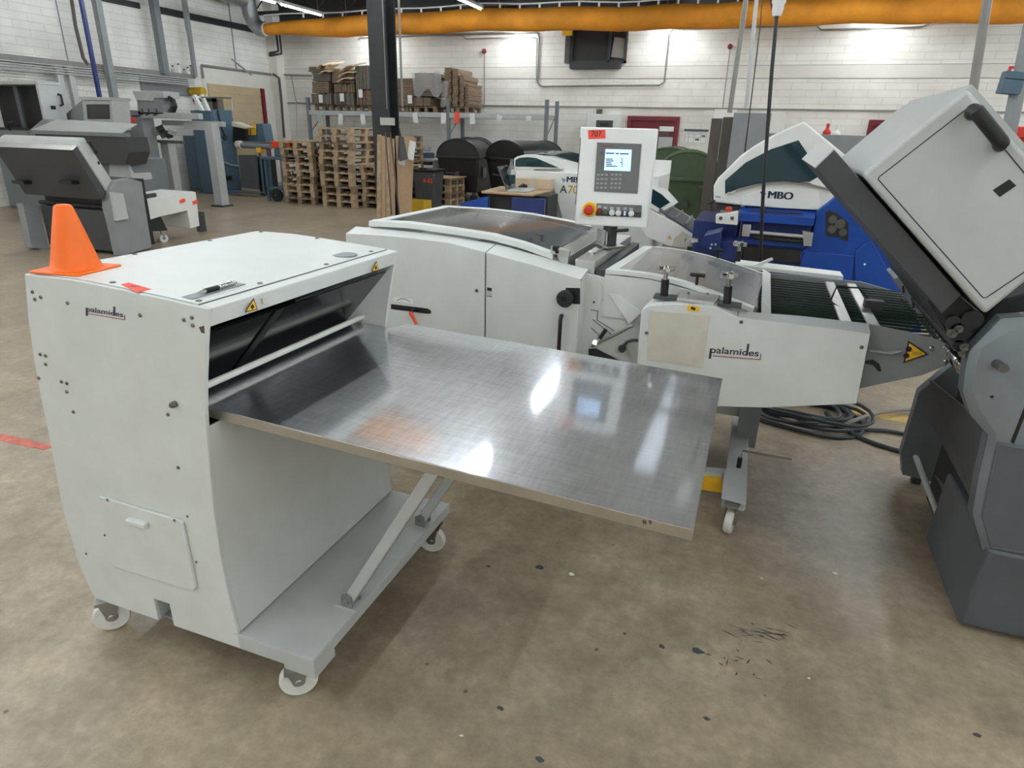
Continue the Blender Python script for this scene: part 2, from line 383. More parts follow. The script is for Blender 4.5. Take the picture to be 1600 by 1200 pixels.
# left wall: dark beam strips, white pilasters
MB().box(WX-.02, WX+.05, P(246, 20, x=WX).y, WY, zl(330, 38), zl(330, 28)).build('dark_beam', M['steelcol'], wall_left)
MB().box(WX-.02, WX+.05, P(152, 5, x=WX).y, P(217, 14, x=WX).y, zl(217, 14), zl(217, 5)).build('dark_beam', M['steelcol'], wall_left)
MB().box(WX-.02, WX+.015, P(312, 102, x=WX).y, WY, zl(375, 135.5), zl(369, 109.5)).build('lintel', M['wallp'], wall_left)
for u0, u1, v in ((357, 358.6, 14), (94, 95.5, 40)):
    y0 = P(u0, v, x=WX).y; y1 = P(u1, v, x=WX).y
    MB().box(WX-.02, WX+.012, y0, y1, 0, CZ).build('wall_joint', M['mgrey'], wall_left)
MB().box(WX-.01, WX+.30, WY-.32, WY+.01, 0, CZ).build('corner_pilaster', M['wallp'], wall_left)

# tan roller shutter in the left wall
ds = bpy.data.objects.new('door_3', None); COL.objects.link(ds); ds.location = (WX, 14.5, 0)
struct(ds, 'tan roller shutter in the left wall beside the corner', 'door')
ya, yb = P(322, 130, x=WX).y, P(404, 139, x=WX).y; zt = zl(375, 135.5)
for i in range(12):
    MB().box(WX+.005, WX+.05, ya, yb, zt*i/12+.004, zt*(i+1)/12).build('slat', M['tan'], ds)
MB().box(WX, WX+.12, yb, yb+.10, 0, zt).build('door_post', M['maroon'], ds)
MB().box(WX, WX+.06, yb+.12, yb+.9, 0, zt).build('door_jamb', M['wallp'], ds)
MB().box(WX, WX+.02, ya-.12, ya, 0, zt).build('door_jamb', M['wallp'], ds)

# doors in the back wall
def red_door(n, u0, u1, v0, lab, papers=True):
    x0, x1 = P(u0, v0, y=WY).x, P(u1, v0, y=WY).x; z1 = P(u1, v0, y=WY).z
    d = bpy.data.objects.new('door_%d' % n, None); COL.objects.link(d); d.location = ((x0+x1)/2, WY, 0); struct(d, lab, 'door')
    mb = MB()
    mb.box(x0, x0+.09, WY-.09, WY+.03, 0, z1); mb.box(x1-.09, x1, WY-.09, WY+.03, 0, z1); mb.box(x0+.09, x1-.09, WY-.09, WY+.03, z1-.1, z1)
    mb.build('door_frame', M['maroon'], d)
    MB().box(x0+.09, x1-.09, WY-.04, WY+.01, .02, z1-.1).build('door_leaf', M['maroon'], d)
    xm = x0+(x1-x0)*.62
    MB().box(xm-.02, x1-.2, WY-.055, WY-.03, .9, z1-.22).build('pane', M['smoke'], d)
    MB().box(x1-.16, x1-.13, WY-.11, WY-.04, 1.0, 1.14).build('handle', M['steel'], d)
    return x0, x1, z1
x0, x1, z1 = red_door(1, 982, 1063, 182.5, 'maroon door with glass pane in the back wall behind green containers')
for k, (zz, h) in enumerate(((z1-.33, .11), (z1-.72, .26))):
    xm = x0+(x1-x0)*.62
    tag(MB().box(xm+.02, xm+.36, WY-.062, WY-.056, zz, zz+h).build('notice', M['paper'] if k == 0 else M['lgrey']), ['narrow white notice at the top of the maroon door pane', 'pale green-grey notice lower on the maroon door pane'][k], 'notice', 'door notices')
red_door(2, 1358, 1402, 188, 'maroon door top seen between blue machine and grey hood')

# dark ventilation window high in the back wall
wn = bpy.data.objects.new('window_1', None); COL.objects.link(wn); struct(wn, 'dark ventilation window high on the back wall under the orange duct', 'window')
x0, x1 = P(896, 80, y=WY).x, P(980, 80, y=WY).x; z0, z1 = zb(940, 99), zb(940, 36); wn.location = ((x0+x1)/2, WY, z0)
xs = x0+(x1-x0)*.66
mb = MB(); mb.box(x0-.06, x0, WY-.1, WY+.02, z0, z1); mb.box(x1-.05, x1, WY-.1, WY+.02, z0, z1); mb.box(xs, xs+.06, WY-.1, WY+.02, z0, z1); mb.box(x0, x1, WY-.1, WY+.02, z0, z0+.05); mb.box(x0, x1, WY-.1, WY+.02, z1-.05, z1)
mb.build('window_frame', M['steelcol'], wn)
MB().box(x0, xs, WY-.03, WY+.01, z0+.05, z1-.05).build('pane', M['dark'], wn)
MB().box(xs+.06, x1-.05, WY-.03, WY+.01, z0+.05, z1-.05).build('pane', M['dark'], wn)
MB().box(x0-.02, x1-.12, WY-.22, WY, zb(940, 108), z0).build('window_sill', M['steelcol'], wn)
MB().box(P(885, 80, y=WY).x, x0-.06, WY-.14, WY, zb(940, 99), z1).build('shutter_box', M['dgrey'], wn)
MB().obox(((xs+x1)/2+.05, WY-.05, z0+.32), (.34, .03, .42), rotm(0, .12, 0)).build('plastic_sheet', M['film'], wn)
tag(MB().box(P(882, 50, y=WY).x, P(897, 50, y=WY).x, WY-.17, WY-.145, zb(890, 57), zb(890, 45)).build('warning_sign', M['yellow']), 'small yellow sign beside the dark ventilation window', 'sign')

# steel column with pipe
cx0 = P(589.5, 345, y=10.5).x; cx1 = cx0+.33
col = thing('steel_column', 'dark grey steel column with boards leaning against its foot', 'column', ((cx0+cx1)/2, 10.65, 0))
col['kind'] = 'structure'
mb = MB(); mb.box(cx0, cx1, 10.5, 10.53, .02, CZ); mb.box(cx0, cx1, 10.83, 10.86, .02, CZ); mb.box((cx0+cx1)/2-.012, (cx0+cx1)/2+.012, 10.53, 10.83, .02, CZ)
mb.build('column_profile', M['steelcol'], col, bevel=.004)
MB().box(cx0-.06, cx1+.06, 10.44, 10.92, 0, .02).build('base_plate', M['steelcol'], col)
MB().tube([(cx1-.02, 10.49, CZ), (cx1-.02, 10.49, 1.9)], .008, 6).build('cable', M['pipe'], col)
MB().tube([(cx1+.05, 10.9, CZ), (cx1+.05, 10.9, 1.95)], .02, 8).build('conduit', M['pipe'], col)
MB().box(cx1-.10, cx1+.12, 10.38, 10.5, P(615, 190, y=10.45).z-.06, P(615, 190, y=10.45).z+.06).build('switch_box', M['lgrey'], col)

# roof trusses (lattice girders along the hall)
for i, ty in enumerate((16.2, 11.2, 6.2, 1.2, -3.8)):
    t = thing('roof_truss', ['dark lattice roof truss nearest the back wall', 'dark lattice roof truss above the column', 'dark lattice roof truss over the blue machine', 'dark lattice roof truss over the delivery table', 'dark lattice roof truss behind the photographer'][i], 'truss', (0, ty, 4.4), 'roof trusses'); t['kind'] = 'structure'
    MB().box(WX, XR, ty-.05, ty+.05, 4.83, 4.93).build('chord', M['truss'], t)
    MB().box(WX, XR, ty-.05, ty+.05, 4.35, 4.43).build('chord', M['truss'], t)
    mb = MB(); x = WX+.1; k = 0
    while x < XR-.6:
        mb.cyl((x, ty, 4.41 if k % 2 == 0 else 4.85), (x+.5, ty, 4.85 if k % 2 == 0 else 4.41), .018, n=6); x += .5; k += 1
    mb.build('web_members', M['truss'], t)['kind'] = 'stuff'

# fluorescent lamps in rows running towards the back wall
housing = None
for ri, rx in enumerate((-10.27, -6.2, -2.4, 1.85, 5.9)):
    for k in range(-1, 16):  # rows run on far behind the camera, added for more frontal light
        yy = 13.85-1.6*k+(.76 if k < 0 else 0)
        if ri == 2 and (k == 0 or 6.4 < yy < 8): continue
        if abs(yy-7.0) < .95 and ri < 2: continue
        if ri == 0 and k == 0: lab = 'lit fluorescent tube above the end of the orange duct'
        elif ri == 1 and k == 0: lab = 'lit fluorescent tube just right of the column top'
        elif k == -1: lab = ['lit tube behind the duct end at the corner', 'lit tube behind the duct right of the column', 'lit tube behind the duct above the dark window', 'lit tube behind the duct beside the hanging cable', 'lit tube behind the duct at its right end'][ri]
        else: lab = 'fluorescent tube lamp hanging under the ceiling out of view'
        t = thing('fluorescent_lamp', lab, 'lamp', (rx, yy, LAMP_Z-(.02 if k < 0 else 0)), 'ceiling lamps')
        if housing is None:
            housing = MB().box(-.05, .05, -.75, .75, .03, .09).mesh('housing', M['lgrey'])
            tubem = MB().cyl((0, -.7, .012), (0, .7, .012), .014, n=8).mesh('tube', M['tubeglow'])
            hang = [MB().cyl((0, q_, .09), (0, q_, CZ-LAMP_Z), .004, n=5).mesh('hanger_wire', M['steel']) for q_ in (-.6, .6)]
        if k == -1:  # second tube added next to the wall to brighten the brickwork
            o = bpy.data.objects.new('tube', tubem); COL.objects.link(o); o.parent = t; o.location = (.04, 0, 0)
        for nm, me in (('housing', housing), ('tube', tubem), ('hanger_wire', hang[0]), ('hanger_wire', hang[1])):
            o = bpy.data.objects.new(nm, me); COL.objects.link(o); o.parent = t

# orange textile air duct on a white rail, silver elbow at its end
DY = 15.4
pl = P(413, 46, y=DY); pr = P(1620, 14, y=DY)
d = thing('air_duct', 'long orange textile air duct hanging along the back wall', 'duct', ((pl.x+pr.x)/2, DY, pl.z))
pts = []; rr = []
zc = lambda u: interp([(410, P(413, 46, y=DY).z), (575, P(575, 40, y=DY).z), (760, P(760, 31, y=DY).z), (1000, P(1000, 29, y=DY).z), (1300, P(1300, 17, y=DY).z), (1620, P(1620, 14, y=DY).z)], u)
for i in range(41):
    u = 413+(1640-413)*i/40; q = P(u, 30, y=DY); pts.append((q.x, DY, zc(u)+.015*math.sin(i*1.3))); rr.append(.13+.10*min(1, i/4.0))
MB().tube(pts, rr, 18).build('duct_fabric', M['duct'], d)
MB().cyl((pts[0][0]-.02, DY, pts[0][2]), (pts[0][0]+.03, DY, pts[0][2]), .15, n=18).build('end_ring', M['paper'], d)
rail = [(x, DY, z+.32) for x, y, z in pts]
MB().tube(rail, .016, 6).build('rail', M['paper'], d)
hm = None
for i in range(2, 40):
    x, y, z = pts[i]
    if hm is None: hm = MB().box(-.02, .02, -.01, .01, 0, .1).mesh('hanger', M['paper'])
    o = bpy.data.objects.new('hanger', hm); COL.objects.link(o); o.location = (x, y, z+.22); attach(o, None); o.parent = d; o.matrix_parent_inverse = Matrix.Translation(-d.location)
d2 = thing('air_duct', 'second orange textile air duct under the ceiling over the hall', 'duct', (-8, 7.0, 4.35))
MB().tube([(-13.4+.5*i, 7.0+.02*math.sin(i), 4.35) for i in range(21)], [.24]*20+[.16], 16).build('duct_fabric', M['duct'], d2)
MB().tube([(-13.4, 7.0, 4.66), (-3.3, 7.0, 4.66)], .016, 6).build('rail', M['paper'], d2)
e = thing('duct_elbow', 'shiny silver spiral duct elbow in the wall corner', 'duct', (pl.x-.1, DY, pl.z))
p0 = Vector(pts[0]); ep = [p0+Vector((-.02, 0, 0)), p0+Vector((-.16, -.02, .02)), p0+Vector((-.28, -.06, .14)), p0+Vector((-.34, -.1, .34)), p0+Vector((-.36, -.12, .6)), p0+Vector((-.36, -.12, 1.0))]
MB().tube(ep, .19, 16).build('elbow_pipe', M['galv'], e)
for q in ep[1:5]: pass
mb = MB(); mb.tube([p0+Vector((-.36, -.3-.5*k, .66+.02*k)) for k in range(8)], .2, 14); mb.build('spiral_pipe', M['galv'], e)

# conduits, sounders and bits on the back wall
def conduit(uvs, r, lab, y=WY-.05, name='conduit', m='pipe'):
    o = MB().tube([P(u, v, y=y) for u, v in uvs], r, 7).build(name, M[m]); return tag(o, lab, 'pipe')
conduit([(600, 57.5), (660, 55), (838, 50), (841, 53), (842.5, 60), (840, 128), (843, 133), (848, 135), (1030, 133), (1038, 128), (1047, 50), (1052, 45), (1130, 43), (1275, 39.5)], .022, 'long grey conduit dipping around the dark window')
conduit([(560, 62), (563, 58.5), (592, 58)], .018, 'short hooked conduit left of the column under the duct')
conduit([(660, 55), (722, 55), (728, 60.5), (832, 57.5), (839, 60), (838, 126)], .012, 'thin conduit running under the grey one beside rack')
conduit([(1275, 39.5), (1283, 46.5), (1440, 42), (1457, 35.5), (1620, 31)], .018, 'grey conduit stepping along the wall above the grey hood')
conduit([(757, 84), (757, 166)], .012, 'thin vertical conduit under the left red sounder')
conduit([(1141, 76), (1129, 170)], .012, 'thin vertical conduit under the right red sounder')
for u, v, lab in ((757, 80, 'dark red alarm sounder above the stacked cartons'), (1141, 73, 'dark red alarm sounder above the green containers')):
    q = P(u, v, y=WY-.04); t = thing('alarm_sounder', lab, 'alarm', q, 'alarm sounders')
    MB().lathe([(.055, 0), (.06, .03), (.05, .07), (.02, .1)], q, (0, -1, 0), 14).build('horn', M['maroon'], t)
    MB().cyl(q+Vector((0, .04, 0)), q, .045, n=12).build('base', M['red'], t)
conduit([(430, 118), (440, 116.5), (487, 118)], .022, 'short conduit running from the wall corner to the rack')
conduit([(455, 118), (463, 160), (487, 162)], .012, 'thin bent conduit beside the rack upright')
conduit([(463, 160), (464, 214)], .010, 'thin drop conduit behind the low pallet stack', m='lgrey')
# black pipes in corner
mb = MB()
for k, dx in enumerate((0, .07)):
    q0 = P(432+k*5, 55, y=WY-.35); q1 = P(435+k*5, 80+k*4, y=WY-.35); q2 = P(421, 83+k*4, y=WY-.35)
    mb.tube([q0, q1, q2], .03, 8)
tag(mb.build('corner_pipe', M['steelcol']), 'pair of black heating pipes bent in the wall corner', 'pipe')
mb = MB(); mb.tube([(WX+.06, P(312, 102, x=WX).y, zl(312, 122)), (WX+.06, P(312, 102, x=WX).y, zl(312, 102)), (WX+.06, WY-.3, zl(427, 117))], .03, 8)
tag(mb.build('conduit', M['pipe']), 'grey conduit above the tan roller shutter', 'pipe')
q = P(437, 130, y=WY-.3)
tag(MB().tube([P(427, 116, y=WY-.34), P(436, 122, y=WY-.34), P(440, 160, y=WY-.34), P(444, 215, y=WY-.34)], .035, 8).build('downpipe', M['brown']), 'brown drain pipe running down the wall corner', 'pipe')
tag(MB().obox(P(378, 105, x=WX+.15), (.04, .75, .03), rotm(-.45, 0, 0)).build('wall_bracket', M['steel']), 'slanted metal bracket on the wall above the shutter', 'bracket')

# cable tray / shelf on the left wall with posts
y0, y1 = P(0, 90, x=WX+.3).y, P(306, 122, x=WX+.3).y
ct = thing('cable_tray', 'grey cable tray along the left wall above the machines', 'cable tray', (WX+.15, (y0+y1)/2, zl(240, 118)))
z1 = P(240, 114, x=WX+.3).z
MB().box(WX, WX+.30, y0-1, y1, z1-.03, z1).build('tray', M['pipe'], ct)
MB().box(WX+.28, WX+.30, y0-1, y1, z1, z1+.06).build('tray_lip', M['pipe'], ct)
mb = MB()
for k in range(4): mb.tube([(WX+.32, y0-1, z1-.05-.045*k), (WX+.32, y0+4.5, z1-.05-.045*k)], .014, 6)
mb.build('cables', M['lgrey'], ct)
MB().box(WX, WX+.05, y0+3.2, y1, z1-.42, z1-.03).build('backing_board', M['mgrey'], ct)
for k, u in enumerate((264, 272, 281, 289, 295, 300)):
    q = P(u, 118.5, x=WX+.2); o = thing('small_bottle', '%s small bottle on the cable tray counted from the grey posts' % ['first', 'second', 'third', 'fourth', 'fifth', 'sixth'][k], 'bottle', (q.x, q.y, z1), 'bottles on the cable tray')
    h = .14+.05*((k*7) % 3); qq = Vector((q.x, q.y, z1))
    MB().lathe([(.05, 0), (.05, h*.6), (.02, h*.8), (.02, h)], qq, n=10).build('bottle_body', M['lgrey' if k % 2 else 'paper'], o)
    MB().lathe([(.024, h), (.024, h+.03)], qq, n=8).build('cap', M['dgrey'], o)
def wallpost(u, v, x, w, m, lab, zb0=0.0, zt=CZ, name='support_post'):
    q = P(u, v, x=x); t = MB().box(x-w/2, x+w/2, q.y-w/2, q.y+w/2, zb0, zt).build(name, M[m]); return tag(t, lab, 'post')
wallpost(165, 80, WX+.45, .13, 'mgrey', 'broad grey post left of the dark wall strip')
wallpost(249, 60, WX+.35, .15, 'grey', 'thick grey post at the step of the dark wall strip', z1)
wallpost(297, 60, WX+.35, .08, 'mgrey', 'slim grey post above the small bottles', z1)
tag(MB().tube([P(284, 0, x=WX+.3), P(291, 45, x=WX+.3), P(298, 70, x=WX+.3), P(304, 120, x=WX+.3)], .018, 6).build('loose_cable', M['pipe']), 'loose grey cable beside the slim post', 'cable')
tag(MB().tube([P(112, 0, x=WX+.3), P(118, 40, x=WX+.3), P(130, 90, x=WX+.3), P(137, 101, x=WX+.3)], .035, 7).build('cable_bundle', M['brown']), 'brown cable bundle dropping to the cable tray', 'cable')
wallpost(140, 70, WX+1.6, .06, 'dblue', 'thin dark blue pole standing behind the console', 1.2, CZ, 'blue_pole')
for k, (u, v) in enumerate(((95, 135), (112, 130))):
    q = P(u, v, x=WX+.25)
    tag(MB().box(WX+.2, WX+.3, q.y-.06, q.y+.06, 0, z1-.031).build('support_post', M['lgrey']), ['pale post under the cable tray nearer the open hood', 'pale post under the cable tray nearer the console'][k], 'post')

# poles and cables hanging from the roof
def pole(u0, v0, u1, v1, y, r, m, lab, zt=CZ, name='ceiling_pole'):
    a = P(u0, v0, y=y); b = P(u1, v1, y=y); dr = (a-b)/(a.z-b.z); top = b+dr*(zt-b.z)
    return tag(MB().cyl(b, top, r, n=8).build(name, M[m]), lab, 'pole')
pole(1165.6, 0, 1140, 176, 8.6, .028, 'pipe', 'grey pole rising from behind the dark cabinets')
pole(1182, 0, 1166, 168, 12.0, .03, 'lgrey', 'pale thin pipe beside the grey pole')
pole(1543, 0, 1519, 150, 4.2, .022, 'pipe', 'grey pole standing behind the large grey hood')
tag(MB().tube([P(1195, -60, y=7.5), P(1188, 40, y=7.5), P(1172, 170, y=7.5), P(1157, 300, y=7.5)], .006, 6).build('hanging_wire', M['black']), 'thin black wire hanging beside the grey pole', 'cable')
pc = thing('hanging_power_cable', 'black power cable hanging from a white socket coupling', 'cable', P(1190, 405, y=3.9))
a = P(1214, 22, y=3.9)
MB().tube([a, P(1206, 110, y=3.9), P(1198, 220, y=3.9), P(1192, 310, y=3.9), P(1188, 405, y=3.9)], .0095, 8).build('cable', M['black'], pc)
MB().lathe([(.020, -.01), (.028, .02), (.028, .04), (.034, .05), (.034, .09), (.030, .10), (.030, .13), (.038, .14), (.038, .2), (.03, .21)], a, n=18).build('coupling', M['bwhite'], pc)
MB().tube([a+Vector((0, 0, .2)), a+Vector((.01, 0, CZ-a.z))], .009, 8).build('feed_cable', M['black'], pc)
MB().obox(a+Vector((-.045, 0, .08)), (.012, .012, .14), rotm(0, -.35, 0)).build('pull_cord', M['maroon'], pc)

# poster, wall cabinet, signs
q0 = P(1069, 205, y=WY-.02); q1 = P(1104, 226, y=WY-.02)
po = thing('wall_chart', 'white wall chart with drawn plan above the green containers', 'poster', (q0.x, WY, q1.z))
MB().box(q0.x, q1.x, WY-.015, WY-.005, q1.z, q0.z).build('sheet', M['paper'], po)
MB().box(q0.x, q1.x, WY-.035, WY-.012, q0.z, q0.z+.05).build('clamp_rail', M['ggrey'], po)
mb = MB(); w = q1.x-q0.x; h = q0.z-q1.z
for a, b, c, dd in ((.05, .95, .1, .115), (.05, .95, .55, .565), (.05, .95, .8, .815), (.2, .21, .1, .8), (.45, .46, .1, .8), (.7, .71, .3, .9), (.05, .06, .1, .8), (.94, .95, .1, .8), (.5, .66, .3, .45), (.75, .9, .6, .72)):
    mb.box(q0.x+a*w, q0.x+b*w, WY-.018, WY-.015, q1.z+c*h, q1.z+dd*h)
mb.build('printed_plan', M['ggrey'], po)
q0 = P(920, 178, y=WY-.1); q1 = P(968, 215, y=WY-.1)
wc = thing('wall_cabinet', 'white wall cabinet with small dark display behind the control box', 'cabinet', (q0.x, WY, q1.z))
MB().box(q0.x, q1.x, WY-.25, WY, q1.z-.3, q0.z).build('body', M['bwhite'], wc, .006)
MB().box(P(932, 188, y=WY-.25).x, P(958, 188, y=WY-.25).x, WY-.262, WY-.25, P(940, 203, y=WY-.25).z, P(940, 188, y=WY-.25).z).build('display', M['dgrey'], wc)
MB().box(P(938, 188, y=WY-.26).x, P(952, 188, y=WY-.26).x, WY-.268, WY-.262, P(940, 197, y=WY-.25).z, P(940, 192, y=WY-.25).z).build('screen', M['black'], wc)
MB().box(P(933, 172, y=WY-.1).x, P(941, 172, y=WY-.1).x, WY-.18, WY-.05, q0.z, q0.z+.11).build('beacon', M['brown'], wc)
q = P(1585, 113, y=WY)
sg = thing('exit_sign', 'small red and white sign at the right end of back wall', 'sign', (q.x, WY, q.z))
MB().box(q.x-.12, q.x+.1, WY-.03, WY, q.z-.1, q.z+.11).build('plate', M['red'], sg)
MB().box(q.x-.07, q.x-.02, WY-.036, WY-.03, q.z-.06, q.z+.06).build('pictogram', M['paper'], sg)
MB().box(q.x-.04, q.x+.02, WY-.036, WY-.03, q.z-.02, q.z+.03).build('pictogram', M['paper'], sg)
# white lit plank shelf / equipment peeking at the right edge
bx = thing('socket_column', 'grey slanted post with three blue sockets at the right edge', 'post', P(1580, 220, y=6.0))
pa_, pb_ = P(1573, 222, y=6.0), P(1600, 95, y=6.0)
MB().cyl(pa_+(pa_-pb_)*(pa_.z/(pb_.z-pa_.z)), pb_+(pb_-pa_)*((CZ-pb_.z)/(pb_.z-pa_.z)), .05, n=8).build('post', M['mgrey'], bx)
for k in range(3):
    MB().obox(P(1583-k*3.5, 119+k*11, y=5.95), (.12, .12, .05), rotm(0, .1, 0)).build('socket', M['tblue'], bx)
q = P(1590, 206, y=6.5)
rbt = thing('guard_rail', 'red guard rail behind the grey hood at right edge', 'rail', (q.x+.3, 6.5, 0))
MB().box(q.x-.1, q.x+.9, 6.45, 6.55, q.z-.05, q.z+.04).build('top_bar', M['red'], rbt, .01)
for dx in (0, .75): MB().box(q.x+dx, q.x+dx+.06, 6.47, 6.53, 0, q.z-.05).build('post', M['red'], rbt)

# ================================================================== shared small parts
def caster(parent, x, y, top, r=.052, ang=0.0, w=.03, name='caster'):
    c = Vector((x, y, r)); ax = Vector((-math.sin(ang), math.cos(ang), 0)); fw = Vector((math.cos(ang), math.sin(ang), 0))
    mb = MB(); hub = c
    for s in (-1, 1):
        p = ax*s*(w/2+.006)
        mb.prism([hub+p+Vector((0, 0, -.012))-fw*.012, hub+p+Vector((0, 0, -.012))+fw*.012, Vector((x, y, top-.012))+p+fw*.032, Vector((x, y, top-.012))+p-fw*.032], ax*.003)
    mb.obox((x, y, top-.008), (.075, .06, .012), rotm(rz=ang)); mb.cyl(Vector((x, y, top-.016)), Vector((x, y, top)), .026, n=12)
    k = mb.build(name, M['steel'], parent)
    wmb = MB().lathe([(r*.55, -w/2), (r*.93, -w/2), (r, -w/2+.006), (r, w/2-.006), (r*.93, w/2), (r*.55, w/2)], c, ax, 26).build('wheel', M['nylon'], k)
    MB().lathe([(.008, -w/2-.010), (.014, -w/2-.002), (r*.56, -w/2+.004), (r*.56, w/2-.004), (.014, w/2+.002), (.008, w/2+.010)], c, ax, 18).build('hub', M['galv'], k)
    return k
_bm = {}
def bolts(parent, pts, axis, r=.006, h=.004, m='bolt', name='bolt'):
    key = (tuple(axis), r, h, m)
    if key not in _bm: _bm[key] = MB().lathe([(r, 0), (r, h*.5), (r*.6, h), (.001, h)], (0, 0, 0), axis, 10).mesh(name, M[m])
    for p in pts:
        o = bpy.data.objects.new(name, _bm[key]); COL.objects.link(o); o.location = p; bpy_attach(o, parent)
def bpy_attach(o, parent):
    o.parent = parent; o.matrix_parent_inverse = wm(parent).inverted()
def logo(p, xd, up, w, parent, scale_h=None):
    "brand lettering: word, long p stem, tall d stem and a rule under the word"
    xd = Vector(xd).normalized(); up = Vector(up).normalized(); n = xd.cross(up)
    h = scale_h or w*.155
    k = text('palamides', p, xd, up, h*1.15, M['logo'], parent, 'logo_word', bold=.012, width=w, depth=.001)
    p = Vector(p)+n*.001
    def bar(a, b, c, d, m, nm):
        q = [p+xd*a+up*c, p+xd*b+up*c, p+xd*b+up*d, p+xd*a+up*d]; MB().prism(q, n*.0006).build(nm, M[m], parent)
    bar(-.004*w/.2, .006*w/.2, -h*1.05, h*.75, 'logo', 'logo_stem')
    bar(w*.735, w*.735+.009*w/.2, 0, h*2.0, 'logo', 'logo_stem')
    bar(w*.06, w*1.05, -h*.55, -h*.42, 'logored', 'logo_rule')
    bar(w*1.035, w*1.05, -h*.5, h*.5, 'logo', 'logo_tick')
def warn_triangle(pts, n, parent, inner=True, name='warning_sticker'):
    pts = [Vector(p) for p in pts]; n = Vector(n).normalized(); c = sum(pts, Vector())/3
    s = MB().prism([p+n*.0008 for p in pts], n*.0006).build(name, M['ink'], parent, label='yellow and black warning triangle')
    MB().prism([c+(p-c)*.80+n*.0014 for p in pts], n*.0005).build('yellow_field', M['yellow'], s)
    return s, c

# ================================================================== DELIVERY UNIT WITH TABLE (foreground)
Y0, Y1 = 1.15, 2.05
du = thing('paper_delivery_unit', 'white paper delivery unit on casters with orange cone on top', 'machine', (-1.4, 1.6, 0))
side_uv = [(38, 428), (44, 500), (53.6, 567), (66, 632), (78.4, 691), (99, 800), (124, 884), (143, 926), (152, 941)]
outl = PY(Y0, *side_uv)
BOT = .125
front_uv = [(489, 1031), (373, 990), (358, 936), (346, 880), (334, 800), (325, 705), (320.5, 640), (320.5, 590), (322, 540), (325, 483)]
fr = PY(Y0, *front_uv)
zpl = .18
def bx_(u, v): return P(u, v, y=Y0)
# near side panel with a fork pocket notch at the bottom
botx = [outl[-1].x, bx_(246, 962).x, bx_(235, 914).x, bx_(261, 923).x, bx_(272, 973).x]
poly = outl[:-1] + [Vector((outl[-1].x, Y0, BOT)), Vector((botx[1], Y0, BOT)), Vector((botx[1], Y0, BOT+.085)), Vector((botx[4]-.004, Y0, BOT+.085)), Vector((botx[4]-.004, Y0, BOT)), Vector((fr[1].x-.004, Y0, BOT)), Vector((fr[1].x-.004, Y0, zpl))] + fr[2:]
topc = [bx_(38, 428), bx_(110, 437), bx_(180, 451), bx_(250, 466), bx_(325, 483)]
poly2 = poly + list(reversed(topc[1:4]))
MB().prism(poly2, (0, .012, 0)).build('side_panel', M['white'], du, .002)
far = [Vector((p.x, Y1, p.z)) for p in poly2]
MB().prism(far, (0, -.012, 0)).build('side_panel', M['white'], du, .002)
# top skin following the slightly arched top, then lip at the front
A = [Vector((p.x, Y0+.0125, p.z)) for p in topc]; B = [Vector((p.x, Y1-.0125, p.z)) for p in topc]
MB().loft(A, B, (0, 0, -.012)).build('top_panel', M['top'], du)
lipb = bx_(322, 513)
MB().prism([A[-1]+Vector((.004, 0, .001)), lipb+Vector((.002, .001, 0)), lipb+Vector((-.012, .001, 0)), A[-1]+Vector((-.012, 0, -.012))], (0, Y1-Y0-.002, 0)).build('front_lip', M['top'], du, .004)
# lid plate lying on the top
fx = P(303, 474.5, y=Y0).x
def topz(x): return interp([(p.x, p.z) for p in topc], x)
xs = [topc[0].x+.008, topc[1].x, topc[2].x, topc[3].x, fx]
A = [Vector((x, Y0+.012, topz(x)+.0002)) for x in xs]; B = [Vector((x, Y1-.012, topz(x)+.0002)) for x in xs]
lid = MB().loft(A, B, (0, 0, .0028)).build('lid_plate', M['top'], du, .002)
TZ = topz(-1.5)+.003
tb = [(62.7, 425), (173, 443), (298, 468.5), (206, 400), (327, 378.6), (420, 435.5), (524, 406.6), (592, 387), (501, 371.6), (412.5, 364)]
pp = []
for u, v in tb:
    q = P(u, v, z=TZ); q.y = min(max(q.y, Y0+.03), Y1-.03); q.x = min(max(q.x, xs[0]+.02), xs[-1]-.015); q.z = topz(q.x)+.003; pp.append(q)
bolts(lid, pp, (0, 0, 1), .008, .003)
q = P(538, 392, z=TZ); q.z = topz(q.x)+.003
MB().cyl(q, q+Vector((0, 0, .002)), .042, n=32).build('round_cap', M['mgrey'], lid)
# pen tray let into the lid: rim and shallow grey floor
c4 = [P(u, v, z=TZ) for u, v in ((275.6, 456), (367, 433.5), (385.7, 436.7), (293, 459.5))]
tx0, tx1 = min(p.x for p in c4)+.006, max(p.x for p in c4)-.006; ty0, ty1 = min(p.y for p in c4)+.006, max(p.y for p in c4)-.006
zt = topz((tx0+tx1)/2)+.003
MB().box(tx0, tx1, ty0, ty1, zt-.001, zt+.0012).build('pen_tray', M['mgrey'], lid)
# seam shadow line painted as a thin dark strip between lid plate and lip
MB().box(fx+.0005, fx+.004, Y0+.012, Y1-.012, topz(fx)-.001, topz(fx)+.0006).build('seam_shadow', M['dark'], du)
# sealed back sheet (left side) and lower front sheet
bk = [(p.x+.001, p.z) for p in outl[:-1]]+[(outl[-1].x+.001, BOT)]
A = [Vector((x, Y0+.012, z)) for x, z in bk]; B = [Vector((x, Y1-.012, z)) for x, z in bk]
MB().loft(A, B, (.006, 0, 0)).build('back_sheet', M['white'], du)
lo = [(p.x-.001, p.z) for p in fr[1:] if p.z < .87]; zs = .862
lo = lo + [(interp([(p.z, p.x) for p in fr[1:]], zs)-.001, zs)]
A = [Vector((x, Y0+.012, z)) for x, z in lo]; B = [Vector((x, Y1-.012, z)) for x, z in lo]
MB().loft(A, B, (-.006, 0, 0)).build('front_sheet', M['white'], du)
